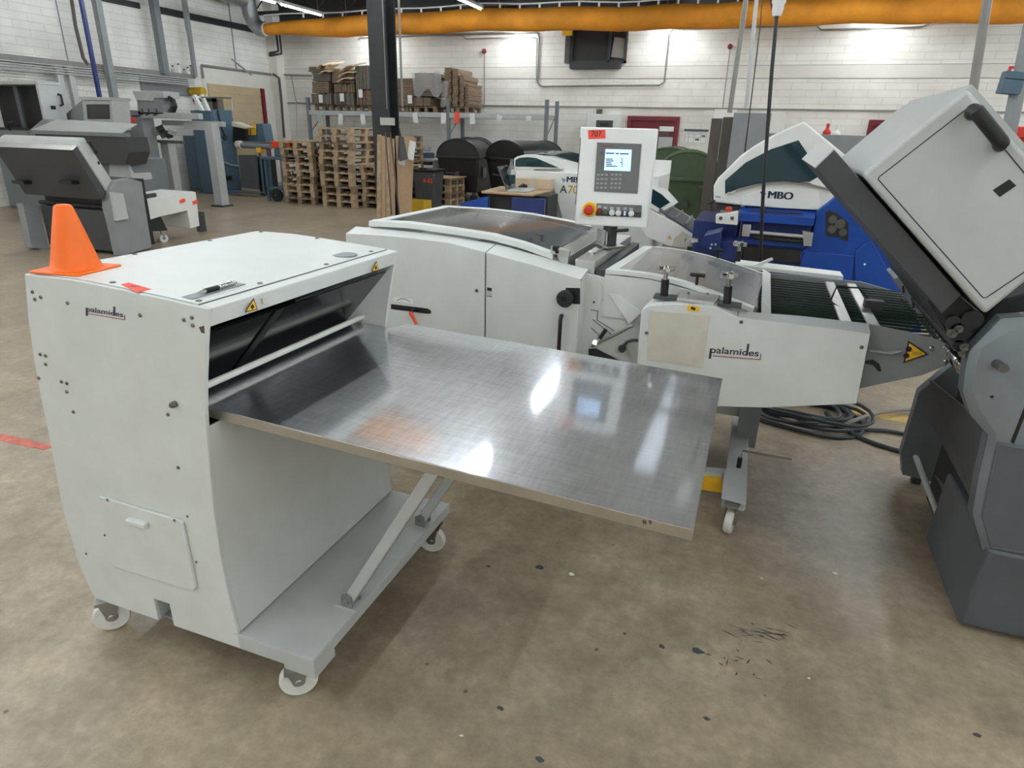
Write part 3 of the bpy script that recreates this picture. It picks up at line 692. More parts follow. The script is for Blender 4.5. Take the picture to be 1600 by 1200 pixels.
# interior: dark floor, smoked panel with black strap, light bar
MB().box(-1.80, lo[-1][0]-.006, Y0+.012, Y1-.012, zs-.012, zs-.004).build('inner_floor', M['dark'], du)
w0, w1 = P(604, 424, y=Y1-.013), P(553, 487, y=Y1-.013); wd = (w1-w0); w2 = w0+wd*1.35; wn_ = Vector((-.006, 0, 0))
def wpt(p, y, dx=0.0): return Vector((p.x+dx, y, p.z))
MB().prism([wpt(w0, Y0+.013), wpt(w2, Y0+.013), wpt(w2, Y0+.013, -.008), wpt(w0, Y0+.013, -.008)], (0, Y1-Y0-.026, 0)).build('smoked_window', M['plexi'], du)
MB().prism([wpt(w0, 1.43, .001), wpt(w2, 1.43, .001), wpt(w2, 1.43, .006), wpt(w0, 1.43, .006)], (0, .035, 0)).build('black_strap', M['black'], du)
rb0 = P(566, 495, y=Y1-.013)
MB().cyl((rb0.x, Y0+.012, rb0.z), (rb0.x, Y1-.012, rb0.z), .010, n=12).build('light_bar', M['cream'], du)
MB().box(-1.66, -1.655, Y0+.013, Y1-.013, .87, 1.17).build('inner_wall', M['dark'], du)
# fork pocket tunnel
mb = MB(); xa, xb = botx[1], botx[4]-.004
mb.box(xa-.004, xa, Y0+.012, Y1-.012, BOT+.004, BOT+.085); mb.box(xb, xb+.004, Y0+.012, Y1-.012, BOT+.004, BOT+.085); mb.box(xa-.004, xb+.004, Y0+.012, Y1-.012, BOT+.085, BOT+.089)
mb.build('fork_pocket', M['lgrey'], du)
# base tray reaching out under the table
xe = fr[0].x
mb = MB(); mb.box(fr[1].x-.02, xe, Y0, Y1, zpl-.006, zpl); mb.box(fr[1].x-.003, xe, Y0, Y0+.006, BOT, zpl-.006); mb.box(xe-.006, xe, Y0+.006, Y1, BOT+.012, zpl-.006); mb.box(fr[1].x-.003, xe-.006, Y1-.006, Y1, BOT, zpl-.006)
mb.build('base_tray', M['lgrey'], du, .0015)
MB().box(xe-.11, xe, Y0+.002, Y0+.10, BOT-.02, BOT+.012).build('foot_plate', M['lgrey'], du, .002)
MB().box(outl[-1].x+.01, xe-.12, Y0+.02, Y1-.02, BOT, BOT+.006).build('bottom_sheet', M['mgrey'], du)
# casters: near left, near right, far right, far left
for i, (u, v, a) in enumerate(((172, 986, R(48)), (463, 1089, R(38)), (672, 864, R(8)))):
    q = P(u, v, z=0); caster(du, q.x, q.y+.02, BOT-(.02 if i == 1 else 0)+.004, .056, a)
qa = P(172, 986, z=0); caster(du, qa.x, Y1-.1, BOT+.004, .053, R(15))
# hinged access plate with a grip
ap = PY(Y0-.001, (158, 774), (283, 811), (288, 815), (309, 915), (305, 921), (184, 884), (178, 879))
dr = MB().prism(ap, (0, -.009, 0)).build('access_door', M['white'], du, .002)
g = PY(Y0-.0095, (203, 813), (233, 823), (233, 815), (203, 807))
MB().prism(g, (0, -.018, 0)).build('grip', M['top'], dr, .004)
bolts(dr, PY(Y0-.010, (168, 781), (272.7, 813)), (0, -1, 0), .005, .003)
b1 = [(124, 330), (133, 358), (155, 350), (257, 372), (531, 418), (697, 436), (727, 427), (731, 457), (153, 566), (174, 572), (174, 604), (148, 656), (234, 670), (254, 676), (254, 708), (279, 784), (637, 794), (676, 995)]
bolts(du, PY(Y0, *[(u/2.424, 320+v/2.424) for u, v in b1]), (0, -1, 0), .0052, .004)
bolts(du, PY(Y0, (293, 806.6), (307, 878), (164, 836), (135, 865)), (0, -1, 0), .004, .003)
q = bx_(274, 631); MB().lathe([(.009, 0), (.009, .010), (.006, .016), (.001, .016)], q, (0, -1, 0), 14).build('stud', M['bolt'], du)
q = bx_(317, 515); MB().prism(PY(Y0, (311, 511), (319, 509), (320, 521), (315, 520)), (0, -.0008, 0)).build('chipped_paint', M['brown'], du)
# logo on the side panel
a = bx_(136, 486); b = bx_(193, 495.5); logo(a+Vector((0, -.0003, 0)), b-a, (0, 0, 1) if False else (bx_(136, 474)-a), (b-a).length, du, .013)
# warning stickers on lip
ln = Vector((1, 0, .08)).normalized()
def lip_pt(u, v):
    return P(u, v, x=lipb.x+.0165)
for tri in (((382, 488), (402, 484), (396, 466)), ((580, 425), (591, 422.5), (588, 407.5))):
    s, c = warn_triangle([lip_pt(*t) for t in tri], ln, du)
    MB().obox(c+ln*.0025, (.001, .010, .010), rotm(.5, 0, 0)).build('symbol', M['ink'], s)
MB().prism([lip_pt(409, 466), lip_pt(417, 465), lip_pt(418, 474), lip_pt(411, 475)], ln*.0006).build('worn_sticker', M['beige'], du)

# --- support struts under the table
def strut(y, nm):
    a = Vector((-1.03, y, .205)); b = Vector((-.66, y, .835)); d = (b-a).normalized(); n = d.cross(Vector((0, 1, 0))).normalized()*.018
    MB().prism([a+n, b+n, b-n, a-n], (0, .036, 0)).build(nm, M['lgrey'], du, .003)
    MB().box(-1.075, -.995, y-.012, y+.05, zpl, zpl+.005).build('hinge_plate', M['lgrey'], du)
    mb = MB()
    for yy in (y-.008, y+.038):
        mb.prism([(-1.05, yy, zpl+.004), (-1.01, yy, zpl+.004), (-1.012, yy, zpl+.045), (-1.03, yy, zpl+.055), (-1.048, yy, zpl+.045)], (0, .006, 0))
    mb.cyl((-1.03, y-.014, .205), (-1.03, y+.052, .205), .008, n=10)
    mb.build('hinge_bracket', M['steel'], du)
strut(1.374, 'strut'); strut(1.86, 'strut')

# --- polished table
tz = lambda x: .9 + (x+1.297)*(.846-.9)/1.27
tbl = MB().prism([Vector((x, y, tz(x))) for x, y in ((-1.62, 1.195), (-.026, 1.19), (-.026, 2.140), (-1.20, 2.122), (-1.235, 2.03), (-1.62, 2.03))], (0, 0, -.0015)).build('table_top', M['table'], du)
mb = MB()
e1 = [Vector((x, 1.19, tz(x)-.0015)) for x in (-1.62, -.026)]; mb.prism([e1[0], e1[1], e1[1]-Vector((0, 0, .026)), e1[0]-Vector((0, 0, .026))], (0, .004, 0))
mb.prism([Vector((-.030, 1.194, tz(-.03)-.0015)), Vector((-.030, 2.136, tz(-.03)-.0015)), Vector((-.030, 2.136, tz(-.03)-.0275)), Vector((-.030, 1.194, tz(-.03)-.0275))], (.004, 0, 0))
mb.prism([Vector((-.030, 2.138, tz(-.03)-.0015)), Vector((-1.20, 2.118, tz(-1.2)-.0015)), Vector((-1.20, 2.118, tz(-1.2)-.0275)), Vector((-.030, 2.138, tz(-.03)-.0275))], (0, -.004, 0))
mb.build('table_edge', M['tableedge'], du, .0008)
MB().prism([Vector((x, 1.2, tz(x)-.012)) for x in (-1.55, -.06)]+[Vector((x, 2.08, tz(x)-.012)) for x in (-.06, -1.25)]+[Vector((-1.25, 2.02, tz(-1.25)-.012)), Vector((-1.55, 2.02, tz(-1.55)-.012))], (0, 0, -.004)).build('table_underside', M['mgrey'], du)
# worn tape rests on the near edge of table
for u0, u1 in ((1004, 1010), (1014, 1018)):
    MB().prism(PY(1.19, (u0, 812), (u1, 813.5), (u1, 819), (u0, 818)), (0, -.0006, 0)).build('tape_scrap', M['brown'], du)

# ================================================================== things on the delivery unit
q = P(121, 425, z=TZ); q = Vector((q.x, q.y, topz(q.x)+.003))
cone = thing('traffic_cone', 'orange traffic cone standing on the white delivery unit', 'cone', q)
yawc = R(8); mr = Matrix.Rotation(yawc, 3, 'Z')
hb = .076
mb = MB(); mb.prism([q+mr @ Vector((x*hb, y*hb, 0)) for x, y in ((-1, -1), (1, -1), (1, 1), (-1, 1))], (0, 0, .007)); mb.build('cone_base', M['orange'], cone, .003)
MB().lathe([(.066, .006), (.062, .010), (.057, .025), (.038, .105), (.0225, .166), (.020, .171), (.014, .174), (.008, .173)], q, n=32).build('cone_body', M['orange'], cone)
c = [P(u, v, z=TZ) for u, v in ((189, 444.6), (201, 441.7), (236, 448.7), (213.7, 454))]
for p in c: p.z = topz(p.x)+.0034
st = thing('number_sticker', 'red sticker with handwritten 707 lying on the delivery unit lid', 'sticker', c[0])
a = c[0]; xd = (c[3]-c[0])
MB().prism(c, (0, 0, .0006)).build('sticker', M['tag'], st)
cc = sum(c, Vector())/4
text('707', cc+Vector((-.016, -.008, .001)), (1, .25, 0), (-.25, 1, 0), .014, M['ink'], st, 'handwriting', bold=.004)
pen = thing('ballpoint_pen', 'silver and black ballpoint pen lying in the lid tray', 'pen', P(335, 446, z=TZ))
a = P(307, 454.5, z=TZ); b = P(369, 437.5, z=TZ); a.z = b.z = zt+.0075; d = (b-a)
MB().tube([a, a+d*.14, a+d*.2], [.0012, .0045, .0055], 10).build('tip', M['chrome'], pen)
MB().cyl(a+d*.2, a+d*.52, .0062, n=12).build('grip', M['black'], pen)
MB().cyl(a+d*.52, a+d*.94, .0055, n=12).build('barrel', M['chrome'], pen)
MB().cyl(a+d*.94, a+d, .003, n=8).build('button', M['chrome'], pen)
MB().obox(a+d*.78+Vector((0, 0, .007)), (d.length*.3, .003, .0015), rotm(rz=math.atan2(d.y, d.x))).build('clip', M['chrome'], pen)

# things on the floor
q0, q1 = P(-6, 681, z=0), P(76, 700, z=0)
mb = MB(); n = Vector((0, .03, 0))
mb.prism([q0-n, q0.lerp(q1, .5)-n*1.1, q1-n*.8, q1+n*.7+Vector((.01, 0, 0)), q0.lerp(q1, .55)+n, q0+n*.8], (0, 0, .0015))
tag(mb.build('floor_tape', M['tape']), 'torn red tape stuck to the floor left of delivery unit', 'tape')

# ================================================================== MAIN GATHERING MACHINE (white, behind the table)
FY, CY2, LY1, BY = 2.60, 2.72, 3.55, 3.66
mm = thing('gathering_machine', 'long white paper gathering machine with clear hoods behind the table', 'machine', (-.8, 3.1, 0))
fe = PY(FY, (540, 365), (580, 366.5), (637.5, 371.5), (702.5, 379.6), (757.7, 394), (832, 413.7), (907, 436.5))
be = PY(CY2, (575, 355.5), (612, 359), (660, 364), (720, 372), (783.7, 383), (862, 405.6), (926.7, 423))
fz = lambda x: interp([(p.x, p.z) for p in fe], x)
bz = lambda x: interp([(p.x, p.z) for p in be], x)
xl, xs1, xr = fe[0].x, P(758.6, 395, y=FY).x, fe[-1].x
ZB = .30
def samples(a, b, n): return [a+(b-a)*i/(n-1) for i in range(n)]
for nm, a, b in (('front_panel', xl, xs1-.004), ('front_panel', xs1+.004, xr)):
    xx = samples(a, b, 9); slot = None
    poly = [Vector((x, FY, fz(x))) for x in xx]+[Vector((b, FY, ZB)), Vector((a, FY, ZB))]
    MB().prism(poly, (0, .02, 0)).build(nm, M['white'], mm, .002)
xx = samples(xl, xs1-.003, 8); MB().loft([Vector((x, FY+.001, fz(x))) for x in xx], [Vector((x-.02*(i == 0), CY2, bz(x))) for i, x in enumerate(xx)], (0, 0, -.01)).build('shoulder', M['top'], mm)
xx = samples(xs1+.003, xr, 8); MB().loft([Vector((x, FY+.001, fz(x))) for x in xx], [Vector((x, CY2, bz(x))) for x in xx], (0, 0, -.01)).build('shoulder', M['top'], mm)
# side return at the right end of the front panels
MB().prism([(xr, FY+.02, ZB), (xr, FY+.02, fz(xr)-.012), (xr, CY2, bz(xr)-.012), (xr, CY2, ZB)], (-.012, 0, 0)).build('side_return', M['white'], mm)
# body behind, left end and back
MB().box(xl+.03, xr-.03, FY+.03, BY, .22, .92).build('body', M['mgrey'], mm)
MB().prism([(xl, FY+.02, ZB), (xl, FY+.02, fz(xl)-.012), (xl, CY2, bz(xl)-.012), (xl, BY, bz(xl)-.012), (xl, BY, ZB)], (.012, 0, 0)).build('end_panel', M['white'], mm)
xx = samples(xl, xr, 12)
MB().prism([Vector((x, BY, bz(x)-.015)) for x in xx]+[Vector((xr, BY, ZB)), Vector((xl, BY, ZB))], (0, -.015, 0)).build('back_panel', M['white'], mm)
# legs
for x in (xl+.1, xr-.1):
    for y in (FY+.08, BY-.08): MB().cyl((x, y, 0), (x, y, .24), .03, n=10).build('leg', M['dgrey'], mm)
# hinged hood: white frame, acrylic sheet
nr = PY(CY2, (576, 345), (637.5, 348), (702.5, 357), (767.5, 366.6), (816, 379.6), (866, 397.5))
frr = PY(LY1, (699, 321), (767.5, 325), (832.5, 332.5), (894, 344), (925, 352))
nz = lambda x: interp([(p.x, p.z) for p in nr], x); fz2 = lambda x: interp([(p.x, p.z) for p in frr], x)
hx0, hx1 = nr[0].x, nr[-1].x-.005
fx0, fx1 = max(frr[0].x, hx0-.02), frr[-1].x
hood = MB()
xx = samples(hx0, hx1, 14); xf = samples(hx0+.0, min(hx1, fx1), 14)
hood.loft([Vector((x, CY2-.002, nz(x))) for x in xx], [Vector((x, CY2+.045, nz(x)+.003)) for x in xx], (0, 0, -.026))
hood.loft([Vector((x, LY1-.045, fz2(x)-.001)) for x in xf], [Vector((x, LY1, fz2(x))) for x in xf], (0, 0, -.026))
hood.prism([(hx0, CY2, nz(hx0)), (hx0, LY1, fz2(hx0)), (hx0, LY1, fz2(hx0)-.028), (hx0, CY2, nz(hx0)-.028)], (.05, 0, 0))
ho = hood.build('hood_frame', M['top'], mm, .003)
xx = samples(hx0+.05, hx1-.02, 14)
MB().loft([Vector((x, CY2+.046, nz(x)-.004)) for x in xx], [Vector((x, LY1-.046, fz2(x)-.004)) for x in xx], (0, 0, -.004)).build('hood_pane', M['smoke'], ho)
# hood inside: grey sloping plates, rods, red levers
xm = P(740, 345, y=3.1).x
MB().prism([(hx0+.06, CY2+.06, 1.08), (xm, CY2+.06, 1.06), (xm, LY1-.06, 1.06), (hx0+.06, LY1-.06, 1.08)], (0, 0, -.01)).build('feed_plate', M['lgrey'], mm)
MB().prism([(xm, CY2+.08, 1.06), (xm+.30, CY2+.08, .98), (xm+.22, LY1-.1, .98), (xm, LY1-.1, 1.06)], (0, 0, -.01)).build('ramp_plate', M['grey'], mm)
MB().cyl((xm+.18, CY2+.06, 1.03), (xm+.18, LY1-.06, 1.03), .016, n=12).build('roller', M['grey'], mm)
MB().cyl((xm+.34, CY2+.06, .99), (xm+.34, LY1-.06, .99), .012, n=12).build('roller', M['steel'], mm)
for u, v in ((847, 377), (863, 371)):
    q = P(u, v, z=1.02)
    lv = MB().cyl(q, q+Vector((0, 0, .035)), .009, n=10).build('clamp', M['black'], mm)
    MB().obox(q+Vector((-.018, 0, .03)), (.05, .009, .009), rotm(0, .25, .3)).build('red_lever', M['redl'], lv)
# cross beams between hood and conveyor
def ybar(u0, v0, u1, v1, drop, m, nm, y0=CY2+.0, y1=LY1, bev=.002):
    a = P(u0, v0, y=y0); b = P(u1, v1, y=y0)
    o = MB().prism([a, b, b-Vector((0, 0, drop)), a-Vector((0, 0, drop))], (0, y1-y0, 0)).build(nm, M[m], mm, bev); return a, b
ybar(873, 389, 888, 401, .05, 'alu', 'cross_beam')
b2a, b2b = ybar(899, 405, 930, 408, .055, 'alu', 'cross_beam')
ybar(931, 421, 946, 423, .05, 'dgrey', 'cross_rail')
MB().box(hx1-.05, b2b.x+.16, CY2+.01, LY1+.05, .93, .99).build('deck', M['dgrey'], mm)
for u, v, m in ((876, 393, 'black'), (960, 436, 'black')):
    q = P(u, v, y=CY2-.005)
    bl = MB().obox(q, (.085, .03, .03), rotm(0, .2, 0)).build('hinge_block', M['alu'], mm, .003)
    MB().cyl(q+Vector((-.012, -.014, 0)), q+Vector((-.012, -.017, 0)), .009, n=12).build('hinge_hole', M['black'], bl)
q = P(868, 398, y=CY2-.01)
kn = MB().lathe([(.006, 0), (.006, .025), (.016, .028), (.018, .045), (.012, .05)], q-Vector((0, 0, .01)), n=14).build('clamp_knob', M['black'], mm)
# front details: slot with lever, label, latch, knob, handle
def fplate(uvs, m, nm, d=.003, y=FY, parent=mm): return MB().prism(PY(y-.0004, *uvs), (0, -d, 0)).build(nm, M[m], parent)
MB().prism(PY(FY-.0003, (611, 475), (668, 482), (673, 485), (674, 489), (670, 490.5), (611, 483)), (0, -.0008, 0)).build('slot', M['black'], mm)
q = P(642, 487, y=FY-.03)
lv = MB().cyl(P(648, 484, y=FY), q, .009, n=10).build('clamp_lever', M['black'], mm)
MB().tube([q+Vector((0, -.005, 0)), P(651, 507, y=FY-.04)], [.010, .007], 10).build('red_handle', M['redl'], lv)
lb = fplate([(616, 464), (645.5, 468), (645.5, 475), (616, 471)], 'paper', 'label', .0008)
MB().tube(PY(FY-.0018, (620, 469.5), (626, 466.8), (631, 466.8), (637, 469), (641, 472)), .0012, 5).build('arrow_mark', M['ink'], lb)
bolts(mm, PY(FY, (745, 454)), (0, -1, 0), .008, .006)
fplate([(761, 449), (768.5, 450), (768.5, 464), (761, 463)], 'black', 'latch_slot', .0008)
fplate([(761, 454), (768.5, 455), (768.5, 462.5), (761, 461.5)], 'lgrey', 'latch', .004)
fplate([(884, 449.5), (906.5, 450), (906.5, 475.5), (896, 475), (884, 467)], 'black', 'knob_cutout', .0008)
q = P(885, 465, y=FY-.001)
MB().lathe([(.012, .02), (.012, 0), (.034, .002), (.036, .012), (.036, .030), (.032, .036), (.012, .036), (.010, .030), (.001, .030)], q, (0, -1, 0), 26).build('hand_knob', M['rubber'], mm)
hp = [P(878, 493, y=FY), P(877, 493.5, y=FY-.035), P(875.5, 500, y=FY-.045), P(873, 545, y=FY-.045), P(873, 580, y=FY-.03), P(874, 582, y=FY)]
MB().tube(hp, .009, 8).build('door_handle', M['black'], mm)

# --- side plate below the second hood
SY = 2.70
sp = PY(SY, (905, 426), (928, 430), (953, 437), (1002, 446), (1060, 456), (1140, 480), (1200, 505), (1200, 600), (1000, 610), (922, 580), (900, 580))
MB().prism(sp, (0, .02, 0)).build('side_plate', M['white'], mm, .002)
MB().prism([P(936, 436, y=SY-.001), P(1003, 488, y=SY-.02), P(983, 506, y=SY-.03)], (0, .006, 0)).build('guard_fold', M['white'], mm)
bolts(mm, PY(SY-.001, (928, 472), (943.5, 468.5), (998, 475)), (0, -1, 0), .005, .004)
bolts(mm, PY(SY-.001, (954, 464)), (0, -1, 0), .008, .003, 'black', 'hole')
mb = MB()
for a, b in (((923, 484), (934, 486)), ((934, 486), (933, 500)), ((933, 500), (960, 517)), ((926, 499), (957, 524)), ((924, 512), (941, 529))):
    mb.tube(PY(SY-.002, a, b), .0015, 5)
mb.build('scale_markings', M['dgrey'], mm)
q = P(942, 522, y=SY-.02); MB().obox(q, (.016, .012, .05), rotm(0, .5, 0)).build('pointer', M['black'], mm)
lo_ = MB().cyl(P(925, 541, y=SY-.03), P(989, 509, y=SY-.06), .0065, n=10).build('lever_rod', M['steel'], mm)
MB().cyl(P(930, 535, y=SY), P(930, 535, y=SY-.04), .012, n=12).build('lever_pivot', M['chrome'], lo_)
MB().cyl(P(972, 545, y=SY), P(972, 545, y=SY-.05), .017, n=16).build('round_knob', M['rubber'], mm)
MB().tube(PY(SY-.006, (974, 540), (980, 534), (988, 531.5), (996, 531.5)), .006, 6).build('curved_slot', M['dgrey'], mm)
MB().prism(PY(SY-.005, (920, 545), (930, 544), (958, 558), (990, 575), (920, 565)), (0, -.004, 0)).build('dark_opening', M['dark'], mm)

# --- second hood over the infeed
n2 = PY(2.69, (946, 421), (985, 424), (1020, 429), (1060, 438), (1100, 451), (1140, 467), (1178, 482))
f2 = PY(3.45, (1006, 384), (1040, 386), (1075, 391), (1110, 399), (1145, 410), (1178, 421), (1196, 427))
N = 14
def res(pts, n):
    xs_ = samples(pts[0].x, pts[-1].x, n); return [Vector((x, pts[0].y, interp([(p.x, p.z) for p in pts], x))) for x in xs_]
a2, c2 = res(n2, N), res(f2, N)
hb2 = MB()
hb2.loft(a2, [a.lerp(c, .055) for a, c in zip(a2, c2)], (0, 0, -.02)); hb2.loft([a.lerp(c, .965) for a, c in zip(a2, c2)], c2, (0, 0, -.02))
hb2.loft([a2[0].lerp(c2[0], t) for t in (.055, .5, .965)], [a2[2].lerp(c2[1], t) for t in (.055, .5, .965)], (0, 0, -.02))
h2 = hb2.build('infeed_hood_frame', M['top'], mm, .002)
MB().loft([a.lerp(c, .056) for a, c in zip(a2, c2)][1:], [a.lerp(c, .964) for a, c in zip(a2, c2)][1:], (0, 0, -.004)).build('infeed_hood_pane', M['clear'], h2)
q = a2[8].lerp(c2[8], .03)
tk = MB().cyl(q, q+Vector((0, 0, .035)), .006, n=8).build('hood_grip', M['black'], h2); MB().cyl(q+Vector((-.03, 0, .04)), q+Vector((.03, 0, .04)), .008, n=8).build('grip_bar', M['black'], tk)
q = a2[8].lerp(c2[8], .98)
tk = MB().cyl(q, q+Vector((0, 0, .035)), .006, n=8).build('hood_grip', M['black'], h2); MB().cyl(q+Vector((-.03, 0, .04)), q+Vector((.03, 0, .04)), .008, n=8).build('grip_bar', M['black'], tk)
MB().prism([v-Vector((0, 0, .022)) for v in (a2[0], a2[4], a2[8], a2[-1])]+[Vector((a2[-1].x, 2.69, .86)), Vector((a2[0].x, 2.69, .86))], (0, .015, 0)).build('hood_skirt', M['white'], mm)
MB().box(a2[1].x, a2[-1].x, 2.75, 3.42, .88, .91).build('infeed_deck', M['mgrey'], mm)
for k in range(5):
    x = a2[2].x+.13*k; MB().cyl((x, 2.72, .95), (x, 3.42, .95), .014, n=10).build('infeed_roller', M['steel'], mm)
# clamp posts with star knobs
def starknob(u, v, ub, vb, y, post='black'):
    t = P(u, v, y=y); b = P(ub, vb, y=y)
    k = MB().tube([b, b.lerp(t, .62)], .016, 12).build('clamp_post', M[post], mm)
    MB().tube([b.lerp(t, .6), t], .009, 10).build('spindle', M['steel'], k)
    s = MB()
    for i in range(5):
        an = 2*math.pi*i/5; s.tube([t, t+Vector((math.cos(an)*.034, math.sin(an)*.034, .004))], [.012, .010], 8)
    s.lathe([(.018, -.008), (.02, .004), (.012, .014), (.001, .015)], t, n=14)
    s.build('star_knob', M['chrome'], k)
starknob(1041, 421, 1037.6, 462, 2.62); starknob(1139, 431, 1136, 473, 2.62)
starknob(1080, 376, 1077, 400, 3.5); starknob(1156, 382, 1152, 408, 3.5)
MB().obox(P(1040, 464, y=2.62), (.09, .06, .012)).build('clamp_foot', M['dgrey'], mm); MB().obox(P(1140, 476, y=2.62), (.09, .06, .012)).build('clamp_foot', M['dgrey'], mm)

# --- infeed conveyor: front box, belts, side plates, roller
QY = 2.55
bxp = PY(QY, (1002, 486), (1014, 478), (1056, 475), (1118, 481), (1152, 496), (1360, 521), (1338, 631), (1270, 634), (1195, 637), (1150, 636), (1100, 634), (992, 610))
MB().prism(bxp, (0, .012, 0)).build('conveyor_cover', M['white'], mm, .002)
t1 = PY(QY+.002, (1002, 485), (1014, 477), (1056, 474), (1118, 480), (1152, 495)); t1b = PY(2.66, (1012, 474), (1020, 467), (1058, 464), (1118, 470), (1152, 485))
MB().loft(t1, t1b, (0, 0, -.01)).build('cover_top', M['top'], mm)
t2 = PY(QY+.002, (1153, 495), (1255, 508), (1360, 520)); t2b = PY(2.62, (1155, 486), (1255, 494), (1357, 506))
MB().loft(t2, t2b, (0, 0, -.01)).build('cover_top', M['lgrey'], mm)
MB().prism([bxp[5]+Vector((0, .012, 0)), bxp[6]+Vector((0, .012, 0)), bxp[6]+Vector((0, .07, 0)), bxp[5]+Vector((0, .07, 0))], (-.01, 0, 0)).build('cover_end', M['white'], mm)
bp = fplate([(1016, 485), (1108, 493.6), (1097, 574), (1010.5, 561)], 'beige', 'beige_plate', .003, QY)
MB().obox(P(1083, 482, y=QY-.002), (.045, .002, .022)).build('yellow_label', M['yellow'], mm); MB().obox(P(1083, 482, y=QY-.004), (.018, .001, .010), rotm(0, .3, 0)).build('label_symbol', M['ink'], mm)
ab = MB().prism([P(1057, 470, y=2.58), P(1116, 478, y=2.58), P(1124, 465, y=2.70), P(1064, 456, y=2.70)], (0, 0, .014)).build('clamp_block', M['alu'], mm, .002)
bolts(ab, [P(1075, 465, y=2.64)+Vector((0, 0, .018)), P(1105, 464, y=2.64)+Vector((0, 0, .012))], (0, 0, 1), .007, .004, 'dgrey', 'socket_hole')
bolts(mm, PY(QY-.0005, (1010, 520), (1158, 503), (1346, 542.5)), (0, -1, 0), .007, .005)
a = P(1110, 551, y=QY-.0005); b = P(1185, 557, y=QY-.0005); logo(a, b-a, (0, 0, 1), (b-a).length, mm, .024)
# belts
ns = PY(2.64, (1357, 506), (1415, 518), (1466, 531), (1482, 539), (1488, 552), (1484, 565), (1478, 571.5), (1442, 586), (1344, 607), (1300, 600), (1300, 500))
MB().prism(ns, (0, .008, 0)).build('conveyor_side_plate', M['mgrey'], mm, .0015)
fs = PY(3.45, (1204, 427), (1297, 436), (1345, 440), (1415, 460), (1430, 470), (1432, 510), (1400, 530), (1204, 520))
MB().prism(fs, (0, .008, 0)).build('conveyor_side_plate', M['mgrey'], mm, .0015)
wl = [P(1150, 413, y=3.5), P(1318, 431.5, y=3.5), P(1313, 424, y=3.62), P(1150, 405, y=3.62)]
MB().prism(wl, (0, 0, -.02)).build('far_rail', M['bwhite'], mm, .002)
MB().prism([P(1192, 420, y=3.44), P(1204, 427, y=3.44), P(1204, 470, y=3.44), P(1192, 465, y=3.44)], (0, -.75, 0)).build('partition', M['top'], mm)
rl0, rl1 = P(1412, 462, y=3.44), P(1466, 527, y=2.65)
MB().cyl((rl0.x, 3.44, rl0.z), (rl0.x, 2.65, rl0.z), .02, n=18).build('end_roller', M['chrome'], mm)
x_in = P(1204, 460, y=3.0).x+.0
zb0 = P(1204, 475, y=3.0).z
mb = None
for k in range(14):
    y = 2.70+.055*k
    z1_ = rl0.z+.018
    zA = z1_ + .01
    MB().tube([(x_in-.05, y, zA), (rl0.x+.005, y, z1_+.003)], .0035, 6).build('belt_cord', M['belt'], mm)
for k in range(14):
    y = 2.70+.055*k
    MB().tube([(x_in-.05, y, rl0.z-.018), (rl0.x, y, rl0.z-.022)], .0035, 6).build('belt_cord', M['belt'], mm)
MB().box(x_in-.06, rl0.x-.04, 2.66, 3.44, rl0.z-.075, rl0.z-.065).build('conveyor_floor', M['ggrey'], mm)
for u in (1308, 1347):
    x = P(u, 465, y=3.05).x
    MB().box(x-.02, x+.02, 2.655, 3.44, rl0.z+.026, rl0.z+.036).build('cross_bar', M['alu'], mm, .002)
q = Vector((P(1365, 475, y=2.95).x, 2.95, rl0.z+.05))
sb = MB().obox(q, (.07, .05, .035)).build('sensor_bracket', M['dgrey'], mm)
MB().tube([q, q+Vector((-.06, .06, .05)), q+Vector((-.14, .08, .04)), q+Vector((-.16, .02, -.01)), q+Vector((-.12, -.06, -.02))], .004, 6).build('sensor_cable', M['black'], sb)
s, c = warn_triangle(PY(2.639, (1419, 532), (1451, 553.5), (1411, 567.5)), (0, -1, 0), mm)
for dx, dz in ((-.018, .012), (-.02, -.014)): MB().cyl(c+Vector((dx, -.002, dz)), c+Vector((dx, -.0035, dz)), .010, n=14).build('symbol', M['ink'], s)
MB().obox(c+Vector((.012, -.003, 0)), (.03, .001, .011), rotm(0, -.15, 0)).build('symbol', M['crate'], s)
bolts(mm, PY(2.639, (1455.5, 544.5), (1477, 543), (1478, 565.5)), (0, -1, 0), .009, .006, 'steel')
MB().prism(PY(2.638, (1352, 564), (1364, 562), (1374, 569), (1377, 580), (1372, 580), (1364, 570), (1352, 568)), (0, -.002, 0)).build('adjust_slot', M['black'], mm)
MB().prism(PY(2.639, (1359, 547), (1392, 551), (1407, 547), (1407, 546), (1392, 549), (1358, 545)), (0, -.02, 0)).build('bent_flange', M['lgrey'], mm)
# underframe and feet
MB().box(.02, .20, 2.80, 3.55, .66, .72).build('underframe', M['mgrey'], mm, .004)
MB().box(.07, .17, 3.25, 3.38, .10, .75).build('support_column', M['mgrey'], mm)
MB().box(-.9, P(1172, 640, y=3.35).x, 3.35, 3.5, P(1140, 649, y=3.35).z, P(1140, 633, y=3.35).z).build('underframe', M['lgrey'], mm, .003)
fb = MB().prism([P(1129, 780, z=.15), P(1166, 785, z=.15), P(1171, 640, z=.15), P(1146, 640, z=.15)], (0, 0, -.045)).build('foot_beam', M['lgrey'], mm, .004)
pf = [P(1127, 776, z=.165), P(1164, 786, z=.165), P(1167, 734, z=.165), P(1132, 732, z=.165)]
MB().prism(pf, (0, 0, -.012)).build('foot_cap', M['lgrey'], mm, .003)
q = P(1137, 836, z=0); caster(mm, q.x, q.y+.03, .152, .055, R(80), .034)
yb = MB().prism([P(1095, 745, z=.13), P(1128, 748, z=.13), P(1128, 770, z=.06), P(1095, 765, z=.06)], (0, .05, 0)).build('yellow_stop', M['yellow'], mm)
